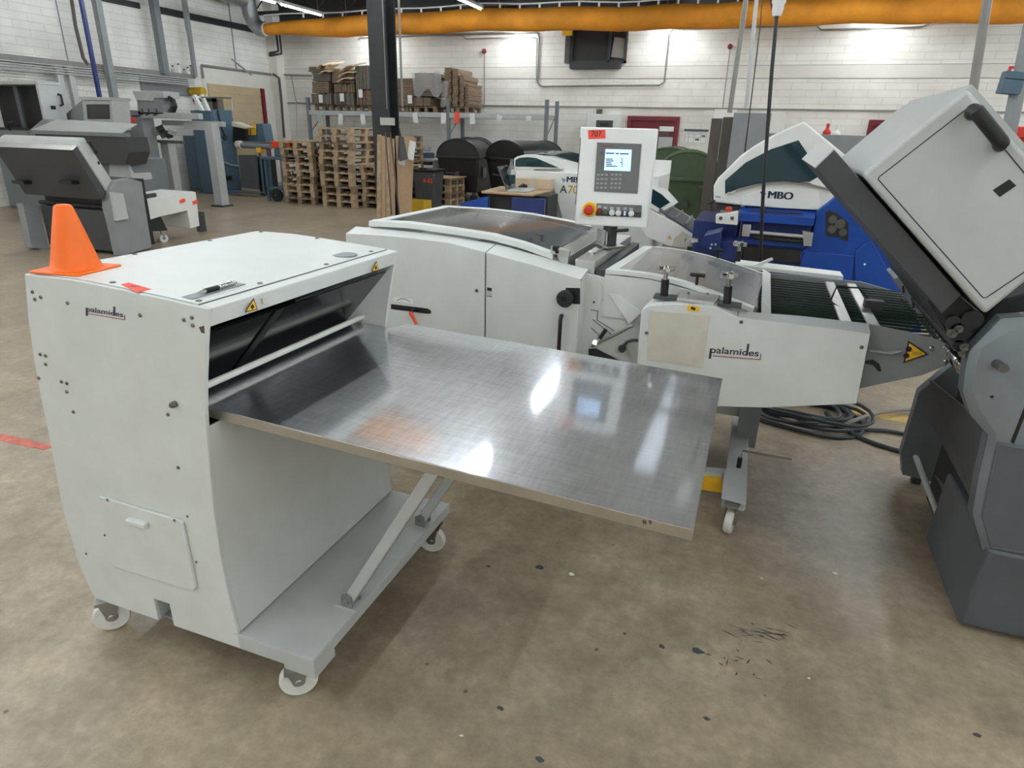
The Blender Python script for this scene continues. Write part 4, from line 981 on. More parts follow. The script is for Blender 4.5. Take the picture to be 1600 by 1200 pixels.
MB().prism([P(1085, 735, z=.15), P(1130, 740, z=.15), P(1132, 732, z=.15), P(1085, 728, z=.15)], (0, 0, -.02)).build('cross_foot', M['lgrey'], mm)
a = P(1154, 730, z=.165)
ch = MB().tube([a, a+Vector((0, 0, .05))], .011, 10).build('crank_socket', M['black'], mm)
MB().tube([a+Vector((0, 0, .05)), a+Vector((.005, 0, .085)), P(1237, 718.5, z=a.z+.085)], .006, 8).build('crank_rod', M['chrome'], ch)
MB().cyl(P(1162, 655, z=.16), P(1162, 655, z=.16)+Vector((0, 0, .05)), .012, n=10).build('jack_screw', M['black'], mm)
tag(MB().prism(PY(3.52, (1177, 415), (1206, 403), (1208, 406), (1184, 418)), (0, .02, 0)).build('paper_slip', M['paper']), 'white paper slip standing behind the infeed hood', 'paper')

# ================================================================== CONTROL BOX
base = P(942, 383, z=b2a.z+.004)
cbx = thing('control_box', 'light grey control box with lit screen and emergency stop on the gathering machine', 'control panel', base)
CBD = Vector((base.x, base.y, 0)).length
yw = R(6); ex = Vector((math.cos(yw), math.sin(yw), 0)); ey = Vector((-math.sin(yw), math.cos(yw), 0)); ez = Vector((0, 0, 1))
pn = Vector((base.x, base.y-.06, 0))
def CB(u, v, off=0.0):
    d = ray(u, v); t = (ey.dot(pn) - off)/ey.dot(d); return Vector((0, 0, CAMZ))+d*t
cTL, cTR, cBR, cBL = CB(907, 197.5), CB(1027, 202), CB(1011, 358), CB(894, 349.5)
xa = (cTL-pn).dot(ex); xb = (cTR-pn).dot(ex); za, zt_ = (cBL.z+cBR.z)/2, (cTL.z+cTR.z)/2
org = pn+ex*xa+ez*za; W, Hh = xb-xa, zt_-za
MB().prism([org, org+ex*W, org+ex*W+ez*Hh, org+ez*Hh], ey*.12).build('housing', M['boxpaint'], cbx, .006)
def face(uvs, m, nm, d0, d, parent=cbx, **k): return MB().prism([CB(u, v, d0) for u, v in uvs], -ey*d).build(nm, M[m], parent, **k)
s = 1/5.455
def C3(pts): return [(860+x*s, 180+y*s) for x, y in pts]
kp = face(C3([(400, 232), (778, 245), (742, 668), (372, 648)]), 'panelg', 'keypad', .0005, .004)
sc_ = face(C3([(470, 288), (694, 294), (682, 478), (457, 470)]), 'screen', 'screen', .005, .001)
for xw0, xw1, yw in ((474, 545, 324), (556, 583, 326), (592, 668, 329)):
    face(C3([(xw0, yw-5), (xw1, yw-4), (xw1, yw+6), (xw0, yw+5)]), 'scrtxt', 'screen_word', .0062, .0003, sc_)
mb = MB()
for i, (w1, w2) in enumerate(((.25, .03), (.28, .02), (.2, .06), (.22, .02), (.42, .02))):
    z_ = 378+i*15; p0_ = CB(*C3([(474, z_)])[0], .0065); p1_ = CB(*C3([(474+224*w1, z_+1)])[0], .0065)
    mb.prism([p0_, p1_, p1_+ez*.004, p0_+ez*.004], -ey*.0003)
    p0_ = CB(*C3([(610-224*w2, z_)])[0], .0065); p1_ = CB(*C3([(616, z_)])[0], .0065); mb.prism([p0_, p1_, p1_+ez*.004, p0_+ez*.004], -ey*.0003)
mb.build('screen_lines', M['scrtxt'], sc_)
km = MB()
for r_ in range(4):
    for c_ in range(6):
        x_ = 408+c_*35+(15 if c_ > 2 else 0)-r_*3; y_ = 508+r_*37
        face(C3([(x_-11, y_-9), (x_+11, y_-8), (x_+10, y_+8), (x_-12, y_+7)]), 'key', 'key', .0046, .0012, kp)
face(C3([(430, 262), (535, 264), (535, 270), (430, 268)]), 'logored', 'brand_line', .0046, .0004, kp)
p_ = CB(*C3([(438, 323)])[0], .0046); MB().cyl(p_, p_-ey*.002, .003, n=8).build('indicator', M['black'], kp)
bs = face(C3([(395, 750), (780, 768), (772, 872), (385, 856)]), 'panelg', 'button_strip', .0005, .003)
face(C3([(390, 812), (776, 828), (772, 872), (385, 856)]), 'dgrey', 'strip_field', .0036, .0006, bs)
for i, (x_, y_, m_) in enumerate(((418, 818, 'maroon'), (468, 828, 'green'), (525, 831, 'paper'), (580, 834, 'paper'), (637, 836, 'dblue'), (689, 840, 'paper'))):
    p_ = CB(*C3([(x_, y_)])[0], .004); MB().lathe([(.0135, 0), (.0135, .005), (.010, .009), (.001, .009)], p_, -ey, 18).build('push_button', M[m_], bs)
    face(C3([(x_-16, y_-50), (x_+16, y_-49), (x_+15, y_-28), (x_-17, y_-29)]), 'lgrey', 'button_label', .0036, .0006, bs)
p_ = CB(*C3([(637, 836)])[0], .012); MB().obox(p_, (.006, .012, .02), rotm(rz=yw)).build('selector', M['paper'], bs)
p_ = CB(*C3([(335, 803)])[0], .0005)
es = MB().lathe([(.034, 0), (.034, .006), (.030, .010), (.012, .010)], p_, -ey, 26).build('emergency_stop', M['estop'], cbx)
MB().lathe([(.012, .008), (.012, .022), (.021, .024), (.023, .034), (.016, .042), (.001, .044)], p_, -ey, 24).build('red_button', M['red'], es)
stk = face(C3([(320, 127), (468, 124), (470, 198), (324, 204)]), 'tag', 'number_sticker', .0005, .0006, label='red sticker with handwritten 707')
text('707.', CB(*C3([(345, 180)])[0], .0015), ex, ez, .024, M['ink'], stk, 'handwriting', bold=.002)
MB().tube([CB(908-1, 215, .001), CB(899, 320, .001)], .0015, 5).build('door_gap', M['dgrey'], cbx)
# pedestal
q = Vector((org.x+W*.5, org.y+.06, 0)); tz_ = base.z
MB().obox((q.x-.01, q.y, (tz_+za)/2), (.05, .05, za-tz_), rotm(rz=yw)).build('pedestal', M['dgrey'], cbx, .003)
MB().obox((q.x-.045, q.y-.03, tz_+.04), (.07, .012, .08), rotm(rz=yw)).build('bracket', M['alu'], cbx, .002)
MB().obox((q.x-.02, q.y-.04, tz_+.035), (.02, .004, .075), rotm(0, .05, yw)).build('white_plate', M['paper'], cbx)
MB().obox((q.x, q.y-.02, tz_+.006), (.13, .10, .012), rotm(rz=yw)).build('base_plate', M['steel'], cbx, .002)
MB().cyl((q.x+.02, q.y-.03, za-.02), (q.x+.085, q.y-.06, za-.008), .008, n=10).build('clamp_handle', M['black'], cbx)
sp_ = P(925, 397, z=b2a.z+.003); sp1 = P(943, 388, z=b2a.z+.003)
tag(MB().tube([sp_, sp_.lerp(sp1, .2), sp_.lerp(sp1, .85), sp1], [.008, .005, .005, .009], 8).build('hex_wrench', M['chrome']), 'small silver wrench lying at the control box foot', 'tool')

# ================================================================== GREY FOLDING MACHINE WITH RAISED HOOD (right)
def frustum(mb, A, B):
    n = len(A); return mb.add(list(A)+list(B), [tuple(range(n)), tuple(range(2*n-1, n-1, -1))]+[(i, (i+1) % n, n+(i+1) % n, n+i) for i in range(n)])
G = 2.25
fm = thing('folding_machine', 'grey folding machine with raised pale hood at the right edge', 'machine', P(1496, 975, y=G).xy.to_3d())
hp_ = PY(G+.02, (1512, 138), (1347, 273), (1540, 492), (1705, 357))
hd = MB().prism(hp_, (0, .96, 0)).build('sound_hood', M['lgrey2'] if 'lgrey2' in M else M['lgrey'], fm, .012, seg=3)
gl = PY(G+.0195, (1512, 169), (1504, 175), (1374, 276), (1372, 280), (1536, 465), (1541, 465), (1680, 372), (1680, 366), (1518, 171))
gm = MB()
for a, b in zip(gl, gl[1:]+gl[:1]): gm.tube([a, b], .0016, 5)
gm.build('door_gap', M['dark'], hd)
hn = [P(1519, 177, y=G+.02), P(1521, 173, y=G-.035), P(1525, 173, y=G-.045), P(1563, 220, y=G-.045), P(1565, 223, y=G-.035), P(1563, 226, y=G+.02)]
MB().tube(hn, .019, 14).build('handle', M['handle'], hd)
MB().prism(PY(G+.0198, (1577, 280), (1588, 290), (1562, 308), (1551, 297)), (0, -.001, 0)).build('grip_slot', M['black'], hd)
# hood rear lip seen along the upper right edge
MB().prism([hp_[0]+Vector((.015, .03, .012)), hp_[3]+Vector((.015, .03, .012)), hp_[3]+Vector((.004, .03, -.004)), hp_[0]+Vector((.004, .03, -.004))], (0, .9, 0)).build('rear_lip', M['lgrey'], hd)
# dark buckle plate with pale end
sl = PY(G+.06, (1274, 263), (1304, 234), (1503, 461), (1472, 491))
bp_ = MB().prism(sl, (0, .9, 0)).build('buckle_plate', M['dgrey'], fm, .003)
e_ = sl[0]-sl[3]; e_ = e_.normalized()*.004
MB().prism([sl[0]+Vector((0, -.001, 0)), sl[1]+Vector((0, -.001, 0)), sl[1]+e_+Vector((0, -.001, 0)), sl[0]+e_+Vector((0, -.001, 0))], (0, .902, 0)).build('plate_end', M['lgrey'], bp_)
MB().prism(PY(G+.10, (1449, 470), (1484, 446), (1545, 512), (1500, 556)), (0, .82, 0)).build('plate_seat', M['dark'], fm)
th = PY(3.0, (1398, 436), (1404, 433), (1474, 533), (1467, 540))
MB().prism(th, (0, .22, 0)).build('deflector_plate', M['mgrey'], fm)
for k in range(4):
    a = th[0].lerp(th[3], .15+.22*k); MB().obox(a+Vector((.006, -.004, 0)), (.006, .006, .03), rotm(0, -.3, 0)).build('deflector_notch', M['dark'], fm)
# fold rollers and gears
for u, v, r, m in ((1500, 520, .032, 'dark'), (1520, 500, .03, 'rubber'), (1490, 505, .022, 'dark'), (1512, 545, .028, 'rubber'), (1498, 540, .018, 'dark')):
    a = P(u, v, y=G+.07); MB().cyl(a, a+Vector((0, .85, 0)), r, n=16).build('fold_roller', M[m], fm)
for u, v, r in ((1487, 520, .014), (1497, 513, .012), (1506, 541, .013), (1502, 552, .010)):
    a = P(u, v, y=G+.05); MB().lathe([(r, 0), (r, .012), (r*.5, .012), (r*.5, .03), (.001, .03)], a, (0, -1, 0), 12).build('shaft_end', M['bolt'], fm)
rb = MB(); a = P(1494, 562, y=G+.3)
for k in range(9):
    rb.cyl((a.x, G+.08+k*.07, a.z), (a.x, G+.08+k*.07+.045, a.z), .022 if k % 2 else .017, n=14)
rb.cyl((a.x, G+.07, a.z), (a.x, G+.8, a.z), .012, n=10)
rb.build('slitter_shaft', M['chrome'], fm)
# near side frame, chamfered
Fp = [(1533, 544), (1577, 517), (1650, 514), (1760, 560), (1745, 880), (1548, 862), (1532, 803), (1543, 745), (1558, 678), (1533, 644), (1520, 612), (1524, 575)]
Bp = [(1514, 548), (1563, 497), (1650, 490), (1778, 540), (1758, 880), (1535, 862), (1518, 803), (1528, 745), (1543, 680), (1515, 648), (1503, 612), (1508, 570)]
frm = frustum(MB(), PY(G, *Fp), PY(G+.025, *Bp)).build('side_frame', M['grey'], fm, .003)
MB().prism(PY(G+.026, *Bp), (0, .05, 0)).build('frame_web', M['ggrey'], fm)
a = P(1557, 568, y=G); MB().cyl(a, a+Vector((.006, -.05, 0)), .014, n=14).build('stud', M['bolt'], frm)
a = P(1550, 620, y=G); MB().cyl(a, a-Vector((0, .001, 0)), .005, n=10).build('hole', M['black'], frm)
MB().prism(PY(G-.0003, (1601, 634), (1601, 650), (1584, 694), (1579, 690)), (0, -.0008, 0)).build('slot', M['black'], frm)
MB().prism(PY(G-.0003, (1558, 690), (1612, 700), (1608, 860), (1545, 850), (1532, 803)), (0, -.012, 0)).build('leg_cover', M['ggrey'], frm, .003)
# base block
zb1 = P(1546, 860, y=G-.02).z
A1, B1 = P(1496, 975, z=.02), P(1473, 916, z=.02); A2, B2 = P(1546, 860, z=zb1), P(1520, 812, z=zb1)
frustum(MB(), [A1, Vector((1.55, A1.y, .02)), Vector((1.55, 2.8, .02)), Vector((B1.x, 2.8, .02)), B1], [A2, Vector((1.55, A2.y, zb1)), Vector((1.55, 2.8, zb1)), Vector((B2.x, 2.8, zb1)), B2]).build('base_block', M['ggrey'], fm, .012, seg=3)
# far side frame
ff = PY(3.36, (1436, 613), (1424, 655), (1408, 708), (1410, 742), (1450, 752), (1540, 760), (1540, 600), (1500, 560))
MB().prism(ff, (0, .06, 0)).build('side_frame', M['grey'], fm, .003)
MB().box(ff[3].x+.05, ff[3].x+.09, 3.37, 3.41, 0, ff[3].z+.02).build('levelling_foot', M['dgrey'], fm)
# guard sheet between the frames, bars, dark inside
gs = [P(1453, 593, y=3.19), P(1557, 678, y=G+.09), P(1518, 782, y=G+.09), P(1447, 645, y=3.19)]
MB().prism(gs, (.004, 0, .002)).build('guard_sheet', M['dgrey'], fm)
MB().cyl(P(1431, 714, y=3.25), P(1489, 865, y=2.56), .013, n=12).build('round_bar', M['lgrey'], fm)
MB().cyl(P(1462, 738, y=3.2), P(1508, 818, y=2.62), .012, n=10).build('round_bar', M['ggrey'], fm)
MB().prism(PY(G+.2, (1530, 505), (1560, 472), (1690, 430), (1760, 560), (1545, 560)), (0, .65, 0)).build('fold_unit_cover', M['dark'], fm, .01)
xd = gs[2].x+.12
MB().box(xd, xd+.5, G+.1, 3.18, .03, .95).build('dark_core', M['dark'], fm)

# ================================================================== CABLES ON THE FLOOR
def floor_cable(uvs, r, lab, z0=None, closed=False, m='cable'):
    pts = [P(u, v, z=0) for u, v in uvs]; n = len(pts); out = []
    for i in range(n-1):
        p0, p1, p2, p3 = pts[max(i-1, 0)], pts[i], pts[i+1], pts[min(i+2, n-1)]
        for k in range(6):
            t = k/6; q = .5*((2*p1)+(-p0+p2)*t+(2*p0-5*p1+4*p2-p3)*t*t+(-p0+3*p1-3*p2+p3)*t**3); q.z = (z0 or r); out.append(q)
    q = pts[-1].copy(); q.z = z0 or r; out.append(q)
    return tag(MB().tube(out, r, 8).build('power_cable', M[m]), lab, 'cable')
cc_ = thing('cable_coil', 'loose coil of dark cable on the floor behind the conveyor', 'cable', P(1250, 650, z=0))
random.seed(5)
for k in range(7):
    c0 = P(1245+random.uniform(-14, 14), 652+random.uniform(-4, 4), z=0); pts = []; ph = random.uniform(0, 6)
    ra, rb_ = random.uniform(.24, .36), random.uniform(.16, .26); zz = .012+.012*k
    for i in range(25):
        t = ph+i/24*2*math.pi*1.02; pts.append(c0+Vector((ra*math.cos(t), rb_*math.sin(t)+.04*math.sin(2*t+k), zz+.006*math.sin(3*t))))
    MB().tube(pts, .011, 7).build('coil_turn', M['cable'], cc_)
floor_cable([(1290, 648), (1312, 668), (1350, 690), (1405, 708), (1440, 713)], .013, 'dark cable lying towards the grey folding machine')
floor_cable([(1200, 640), (1260, 660), (1320, 673), (1380, 676), (1425, 684)], .012, 'dark cable lying farther back beside the coil', .014)
floor_cable([(1275, 672), (1320, 668), (1350, 658), (1380, 650), (1430, 645)], .013, 'pale grey cable crossing from coil to folding machine', .03, m='pipe')
yl = [P(1255, 634, z=0), P(1420, 662, z=0), P(1432, 652, z=0), P(1262, 626, z=0)]
tag(MB().prism([Vector((p.x, p.y, .0004)) for p in yl], (0, 0, .0008)).build('floor_line', M['yline']), 'worn yellow line painted on the floor behind conveyor', 'marking')
scr = [(893, 897, .02, 'paper'), (1305, 896, .018, 'paper'), (1190, 904, .008, 'paper'), (844, 887, .03, 'rubber'), (1033, 1010, .02, 'rubber'), (1090, 1018, .03, 'rubber'), (763, 885, .014, 'rubber'), (782, 1107, .016, 'rubber'), (843, 1187, .018, 'rubber'), (1104, 1123, .016, 'rubber'), (976, 990, .012, 'rubber'), (1264, 1060, .008, 'paper'), (721, 1150, .010, 'paper'), (1526, 1149, .018, 'rubber')]
for k, (u, v, r, m) in enumerate(scr):
    r *= .62; m = 'fleck' if m == 'rubber' else m
    q = P(u, v, z=0); a0 = random.uniform(0, 6)
    pts = [q+Vector((math.cos(a0+t)*r*random.uniform(.5, 1.0)*1.3, math.sin(a0+t)*r*random.uniform(.4, .9), .0005)) for t in [i*math.pi/4 for i in range(8)]]
    near = ['left of the shadow edge', 'before the folding machine', 'below the floor caster', 'under the table corner', 'left of the dark scuff', 'beside the dark scuff', 'under the table middle', 'right of the table shadow', 'at the bottom picture edge', 'below the dark scuff', 'in the open floor', 'near the bottom scuffs', 'inside the table shadow', 'in the lower right corner'][k]
    tag(MB().prism(pts, (0, 0, .0012)).build('paper_scrap' if m == 'paper' else 'rubber_fleck', M[m]), ('small white paper scrap ' if m == 'paper' else 'small dark rubber fleck ')+near, 'scrap')

# ================================================================== STORAGE: pallets, rack, cartons, bins
PW, PL, PH = .8, 1.2, .144
pal_mesh = {}
for key, mt in (('a', 'wood'), ('b', 'woodd')):
    pal_mesh[key] = dict(
        deck=MB().box(-.0625, .0625, -.6, .6, 0, .022).mesh('deck_board', M[mt]),
        cross=MB().box(-.4, .4, -.0625, .0625, 0, .022).mesh('cross_board', M[mt]),
        block=MB().box(-.05, .05, -.0625, .0625, 0, .078).mesh('block', M[mt]),
        bottom=MB().box(-.05, .05, -.6, .6, 0, .022).mesh('bottom_board', M[mt]))
def pallet(x, y, z, label, rz=0.0, key='a', group=None, slim=False):
    t = thing('euro_pallet', label, 'pallet', (x, y, z), group); t.rotation_euler = (0, 0, rz); m = pal_mesh[key]
    def put(nm, me, loc):
        o = bpy.data.objects.new(nm, me); COL.objects.link(o); o.parent = t; o.location = loc
    for xx in (-.35, 0, .35):
        put('bottom_board', m['bottom'], (xx, 0, 0))
        for yy in (-.5375, 0, .5375): put('block', m['block'], (xx, yy, .022))
    for yy in (-.5375, 0, .5375): put('cross_board', m['cross'], (0, yy, .100))
    for xx in (-.3375, -.17, 0, .17, .3375): put('deck_board', m['deck'], (xx, 0, .122))
    return t
def stack(u, v, n, where, group, y_off=.6, wide=False, jit=.02):
    c = P(u, v, z=0)          # front right bottom corner
    for i in range(n):
        dx, dy = random.uniform(-jit, jit), random.uniform(-jit, jit)
        lab = '%s pallet from the floor in the %s' % ('lowest' if i == 0 else ordinal(i), where)
        if wide: pallet(c.x-.6+dx, c.y+.4+dy, i*PH, lab, R(90), 'ab'[(i*5+n) % 3 == 0], group)
        else: pallet(c.x-.4+dx, c.y+.6+dy, i*PH, lab, R(random.uniform(-1.5, 1.5)), 'ab'[(i*5+n) % 3 == 0], group)
    return c
random.seed(3)
stack(493.5, 320.5, 9, 'short stack beside the blue trolley', 'short pallet stack')
stack(554, 325.5, 11, 'tall stack left of the column', 'tall pallet stack', wide=False)
c3 = stack(618, 328, 6, 'half-height stack touching the column', 'low pallet stack')
c4 = P(582, 322, z=0); 
for i in range(10): pallet(c3.x-1.06, c3.y+1.95, i*PH, '%s pallet from the floor in the stack hidden behind the column' % ordinal(i), 0, 'ab'[i % 2], 'rear pallet stack')
c5 = P(703, 322, z=0)
for i in range(4): pallet(c5.x-.6, c5.y+.4, i*PH, '%s pallet from the floor under the plywood beside black bins' % ordinal(i), R(90), 'ab'[i % 2], 'pallets beside the bins')
tag(MB().box(c5.x-1.15, c5.x+.04, c5.y-.05, c5.y+.82, 4*PH+.001, 4*PH+.022).build('plywood_sheet', M['chip']), 'plywood sheet lying on pallets beside the black bins', 'board')

# pallet rack
RY0, RY1 = 15.5, 16.4
bz0 = P(700, 184, y=RY0).z; bz1 = P(700, 176, y=RY0).z
rx = [P(481, 175, y=RY0).x, P(700, 190, y=RY0).x, P(853, 185, y=RY0).x]
rk = thing('pallet_rack', 'grey pallet rack along the back wall holding cardboard', 'rack', (rx[0], RY0, 0))
for i, x in enumerate(rx):
    for yy in (RY0, RY1-.08): MB().box(x-.04, x+.04, yy, yy+.08, 0, P(864, 163, y=RY0).z+.1).build('upright', M['grey'], rk, .004)
    for k in range(3):
        za, zb_ = .15+.65*k, .75+.65*k
        MB().cyl((x, RY0+.06, za), (x, RY1-.02, zb_), .015, n=6).build('brace', M['grey'], rk)
for yy in (RY0-.01, RY1-.05):
    for i in range(2): MB().box(rx[i]+.04, rx[i+1]-.04, yy, yy+.05, bz0, bz1).build('beam', M['lgrey'], rk, .004)
# wide angle brace seen at the right rack end, papers on the beam
for k, (u, v0, v1, m) in enumerate(((500, 179, 192, 'lgrey'), (532, 178, 195, 'paper'), (567, 178, 194, 'paper'), (649, 176, 192, 'paper'), (693, 176, 193, 'paper'), (714, 175, 193, 'tag'), (738, 177, 194, 'paper'), (780, 180, 191, 'paper'), (826, 181, 189, 'paper'))):
    a = P(u-4, v0, y=RY0-.03); b = P(u+4, v1, y=RY0-.03)
    nm = ['faded grey note hanging at the rack beam end', 'white note under the left cardboard pallet', 'white note on the rack beam beside the column', 'white tilted note on the beam right of column', 'white note under the wrapped carton stack', 'red note hanging from the rack beam', 'white note just right of the red note', 'crumpled white note on the empty rack bay', 'small white note near the rack beam end'][k]
    tag(MB().obox((a+b)/2, (abs(b.x-a.x), .004, a.z-b.z), rotm(0, [0, .1, -.05, -.15, .04, 0, -.1, .2, 0][k], 0)).build('paper_note', M[m]), nm, 'note', 'notes on the rack beam')
# cartons on pallets on the rack
random.seed(11)
def flat_bundle(x0, x1, y0, y1, z0, z1, lab, m='carton', tilt=0.0):
    t = thing('cardboard_bundle', lab, 'cardboard', ((x0+x1)/2, (y0+y1)/2, z0), 'cardboard on the rack')
    n = max(3, int((z1-z0)/.05)); h = (z1-z0)/n
    for i in range(n):
        j = random.uniform(-.015, .015); k = random.uniform(-.012, .012)
        MB().box(x0+j, x1+j, y0+k, y1+k, z0+i*h, z0+(i+1)*h-.006).build('cardboard_layer', M[m], t)
    return t
def upright_bundle(x0, x1, y0, y1, z0, z1, lab, m='carton'):
    t = thing('cardboard_bundle', lab, 'cardboard', ((x0+x1)/2, (y0+y1)/2, z0), 'cardboard on the rack')
    n = max(3, int((x1-x0)/.05)); w = (x1-x0)/n
    for i in range(n):
        k = random.uniform(-.02, .02)
        MB().box(x0+i*w, x0+(i+1)*w-.006, y0+k, y1+k, z0, z1-random.uniform(0, .03)).build('cardboard_sheet', M[m], t)
    return t
RZ = bz1+.001
def rx_(u): return P(u, 150, y=RY0).x
def rz_(v, u=600): return P(u, v, y=RY0).z
pz = []
for k, (ua, nm) in enumerate(((501, 'left cardboard pile'), (536, 'bent sheet pile'), (573, 'pile half hidden by the column'), (632, 'dark pile right of the column'), (662, 'film-wrapped pile'), (712, 'tall narrow carton pile'))):
    pallet(rx_(ua), RY0+.5, RZ, 'pallet on the rack beam under the %s' % nm, 0, 'b', 'pallets on the rack').scale = (.68, .68, 1); pz.append(rx_(ua))
ZP = RZ+PH+.001
def put(k, dx0, dx1, v0, v1, lab, kind='f', m='carton', dy=0.0):
    u = 600
    z0 = ZP if v0 is None else rz_(v0, 560); z1 = rz_(v1, 560)
    (flat_bundle if kind == 'f' else upright_bundle)(pz[k]+dx0*.84, pz[k]+dx1*.84, RY0+.02+dy, RY0+.88, z0, z1, lab, m)
put(0, -.36, .36, None, 146, 'lower grey-brown bundle of the left cardboard pile', 'u', 'cartong')
put(0, -.30, .30, 145.5, 127, 'crumpled middle bundle of the left cardboard pile')
put(0, -.26, .36, 126.5, 112, 'upper dark bundle of the left cardboard pile', 'f', 'cartong')
put(0, -.38, .30, 111.5, 103, 'top bundle of the left cardboard pile with pale flaps')
put(1, -.36, .36, None, 145, 'film-wrapped lower bundle with white label', 'u', 'cartong')
put(1, -.30, .40, 144.5, 130, 'short upright bundle beneath the bent pale sheets', 'u')
put(1, -.36, .42, 129.5, 108, 'dark upper bundle with bent pale sheets in front')
put(2, -.36, .30, None, 140, 'lower bundle half hidden by the column', 'u')
put(2, -.36, .36, 139.5, 102, 'upper ribbed bundle half hidden by the column', 'u', 'cartong')
put(3, -.30, .30, None, 122, 'dark bundle just right of the column', 'f')
put(4, -.34, .20, None, 150, 'low bundle of the film-wrapped pile', 'u')
put(4, -.30, .36, 149.5, 114, 'large bundle of the film-wrapped pile', 'f', 'cartong')
for c, (a, b, v) in enumerate(((-.36, -.16, 106), (-.11, .06, 108), (.11, .24, 118), (.29, .38, 130))):
    put(5, a, b, None, v, ['tallest carton column of the narrow pile', 'second carton column of the narrow pile', 'third carton column of the narrow pile', 'lowest carton column of the narrow pile'][c], 'f')
# bent pale sheets
for k, (ua, ub, v0, v1, z_) in enumerate(((494, 506, 108, 103, 0), (507, 519, 108, 102, 0), (497, 515, 117, 113, 0), (530, 553, 112, 103, 1), (528, 552, 121, 114, 1), (526, 548, 129, 124, 1))):
    a = P(ua, v0, y=RY0-.14); b = P(ub, v1, y=RY0-.14); pts = []
    A_ = [a.lerp(b, t)+Vector((0, 0, .05*math.sin(t*3.1))) for t in (0, .25, .5, .75, 1)]; B_ = [q+Vector((.05, .5, .10)) for q in A_]
    tag(MB().loft(A_, B_, (0, 0, .02)).build('cardboard_flap', M['cartonl']), ['pale flap at the top left of the cardboard pile', 'pale flap beside the top left flap', 'pale flap below the two top flaps', 'upper large bent pale sheet', 'middle large bent pale sheet', 'lowest large bent pale sheet'][k], 'cardboard', 'pale cardboard flaps')
# film drape, paper labels
fp = []
for k in range(7):
    u = 643+k*7.5; fp.append((P(u, 113+3*math.sin(k*2), y=RY0-.02), P(u+4, 146+9*math.sin(k*1.7), y=RY0-.05+.04*math.sin(k*2.3))))
tag(MB().loft([p for p, q in fp], [q for p, q in fp], (0, .004, 0)).build('stretch_film', M['film']), 'clear film draped over the wrapped carton pile', 'film')
tag(MB().loft([P(692, 126, y=RY0+.0), P(697, 128, y=RY0-.02), P(701, 126, y=RY0)], [P(688, 166, y=RY0), P(692, 168, y=RY0-.03), P(697, 165, y=RY0)], (0, .004, 0)).build('stretch_film', M['film']), 'narrow strip of clear film beside the tall cartons', 'film')
for k, (u, v) in enumerate(((503, 154), (536, 152), (565, 146), (642, 155))):
    a = P(u, v, y=RY0+.02); tag(MB().box(a.x-.06, a.x+.06, RY0-.035, RY0-.028, a.z-.10, a.z+.09).build('paper_label', M['paper']), ['white label on the left cardboard pile', 'white label on the film-wrapped lower bundle', 'white label beside the column on cardboard', 'white label on the low wrapped bundle'][k], 'label', 'carton labels')

# wheeled waste containers with round lids
def container(x, y, rz, w, dp, h, m, label, group, extra='plain'):
    t = thing('waste_container', label, 'container', (x, y, 0), group)
    hb_ = h*.72
    mb = MB(); A_ = [Vector(p) for p in ((-w*.42, -dp*.42, .22), (w*.42, -dp*.42, .22), (w*.42, dp*.42, .22), (-w*.42, dp*.42, .22))]; B_ = [Vector(p) for p in ((-w/2, -dp/2, hb_), (w/2, -dp/2, hb_), (w/2, dp/2, hb_), (-w/2, dp/2, hb_))]
    frustum(mb, A_, B_); L_ = []
    def add(mbx, nm, mm_, bev=0.0):
        o = bpy.data.objects.new(nm, mbx.mesh(nm, M[mm_])); COL.objects.link(o); o.parent = t
        if bev: md = o.modifiers.new('bevel', 'BEVEL'); md.width = bev; md.segments = 2; md.limit_method = 'ANGLE'
        return o
    add(mb, 'body', m, .03)
    rim = MB(); rim.box(-w/2-.03, w/2+.03, -dp/2-.03, dp/2+.03, hb_-.03, hb_+.02); add(rim, 'rim', m, .01)
    lid = MB(); n = 14; prof = [Vector((-w/2*math.cos(math.pi*i/n), -dp/2, hb_+.02+(h-hb_-.02)*math.sin(math.pi*i/n))) for i in range(n+1)]
    lid.prism(prof, (0, dp, 0)); add(lid, 'lid', m)
    for s in (-1, 1):
        rb2 = MB(); rb2.tube([p+Vector((0, dp*(0 if s < 0 else 1), 0))*1 for p in prof], .018, 6); add(rb2, 'lid_rib', m)
    tr = MB(); tr.cyl((0, -dp/2-.06, h*.46), (0, -dp/2+.1, h*.46), .05, n=12); add(tr, 'trunnion', 'dgrey')
    tb_ = MB(); tb_.tube([(-w*.28, -dp*.46, h*.46), (-w*.28, -dp*.52, h*.47), (0, -dp*.53, h*.46)], .015, 6); add(tb_, 'lift_bar', 'dgrey')
    hg = MB(); hg.box(w*.18, w*.36, -dp/2-.04, -dp/2-.02, hb_-.12, hb_-.09); add(hg, 'grip', m)
    for sx in (-1, 1):
        for sy in (-1, 1):
            wq = MB(); wq.cyl((sx*w*.34, sy*dp*.36-.03, .09), (sx*w*.34, sy*dp*.36+.03, .09), .09, n=14); wo = add(wq, 'wheel', 'rubber')
            fk = MB(); fk.box(sx*w*.34-.03, sx*w*.34+.03, sy*dp*.36-.05, sy*dp*.36+.05, .17, .23); add(fk, 'wheel_fork', 'dgrey')
    lb_ = MB(); lb_.box(w/2-.01, w/2+.002, -.18, .0, hb_*.55, hb_*.78); add(lb_, 'sticker', 'lgrey')
    t.rotation_euler = (0, 0, rz); return t
a = P(702, 318, z=0)
container(a.x, a.y+.95, R(4), 1.02, 1.15, 1.40, 'binblk', 'black waste container with round lid beside the plywood', 'black waste containers')
a2_ = P(800, 322, z=0); container(a2_.x+.05, a.y+.95, R(-24), 1.25, 1.3, 1.40, 'binblk', 'black waste container with wide round lid behind the laptop', 'black waste containers')
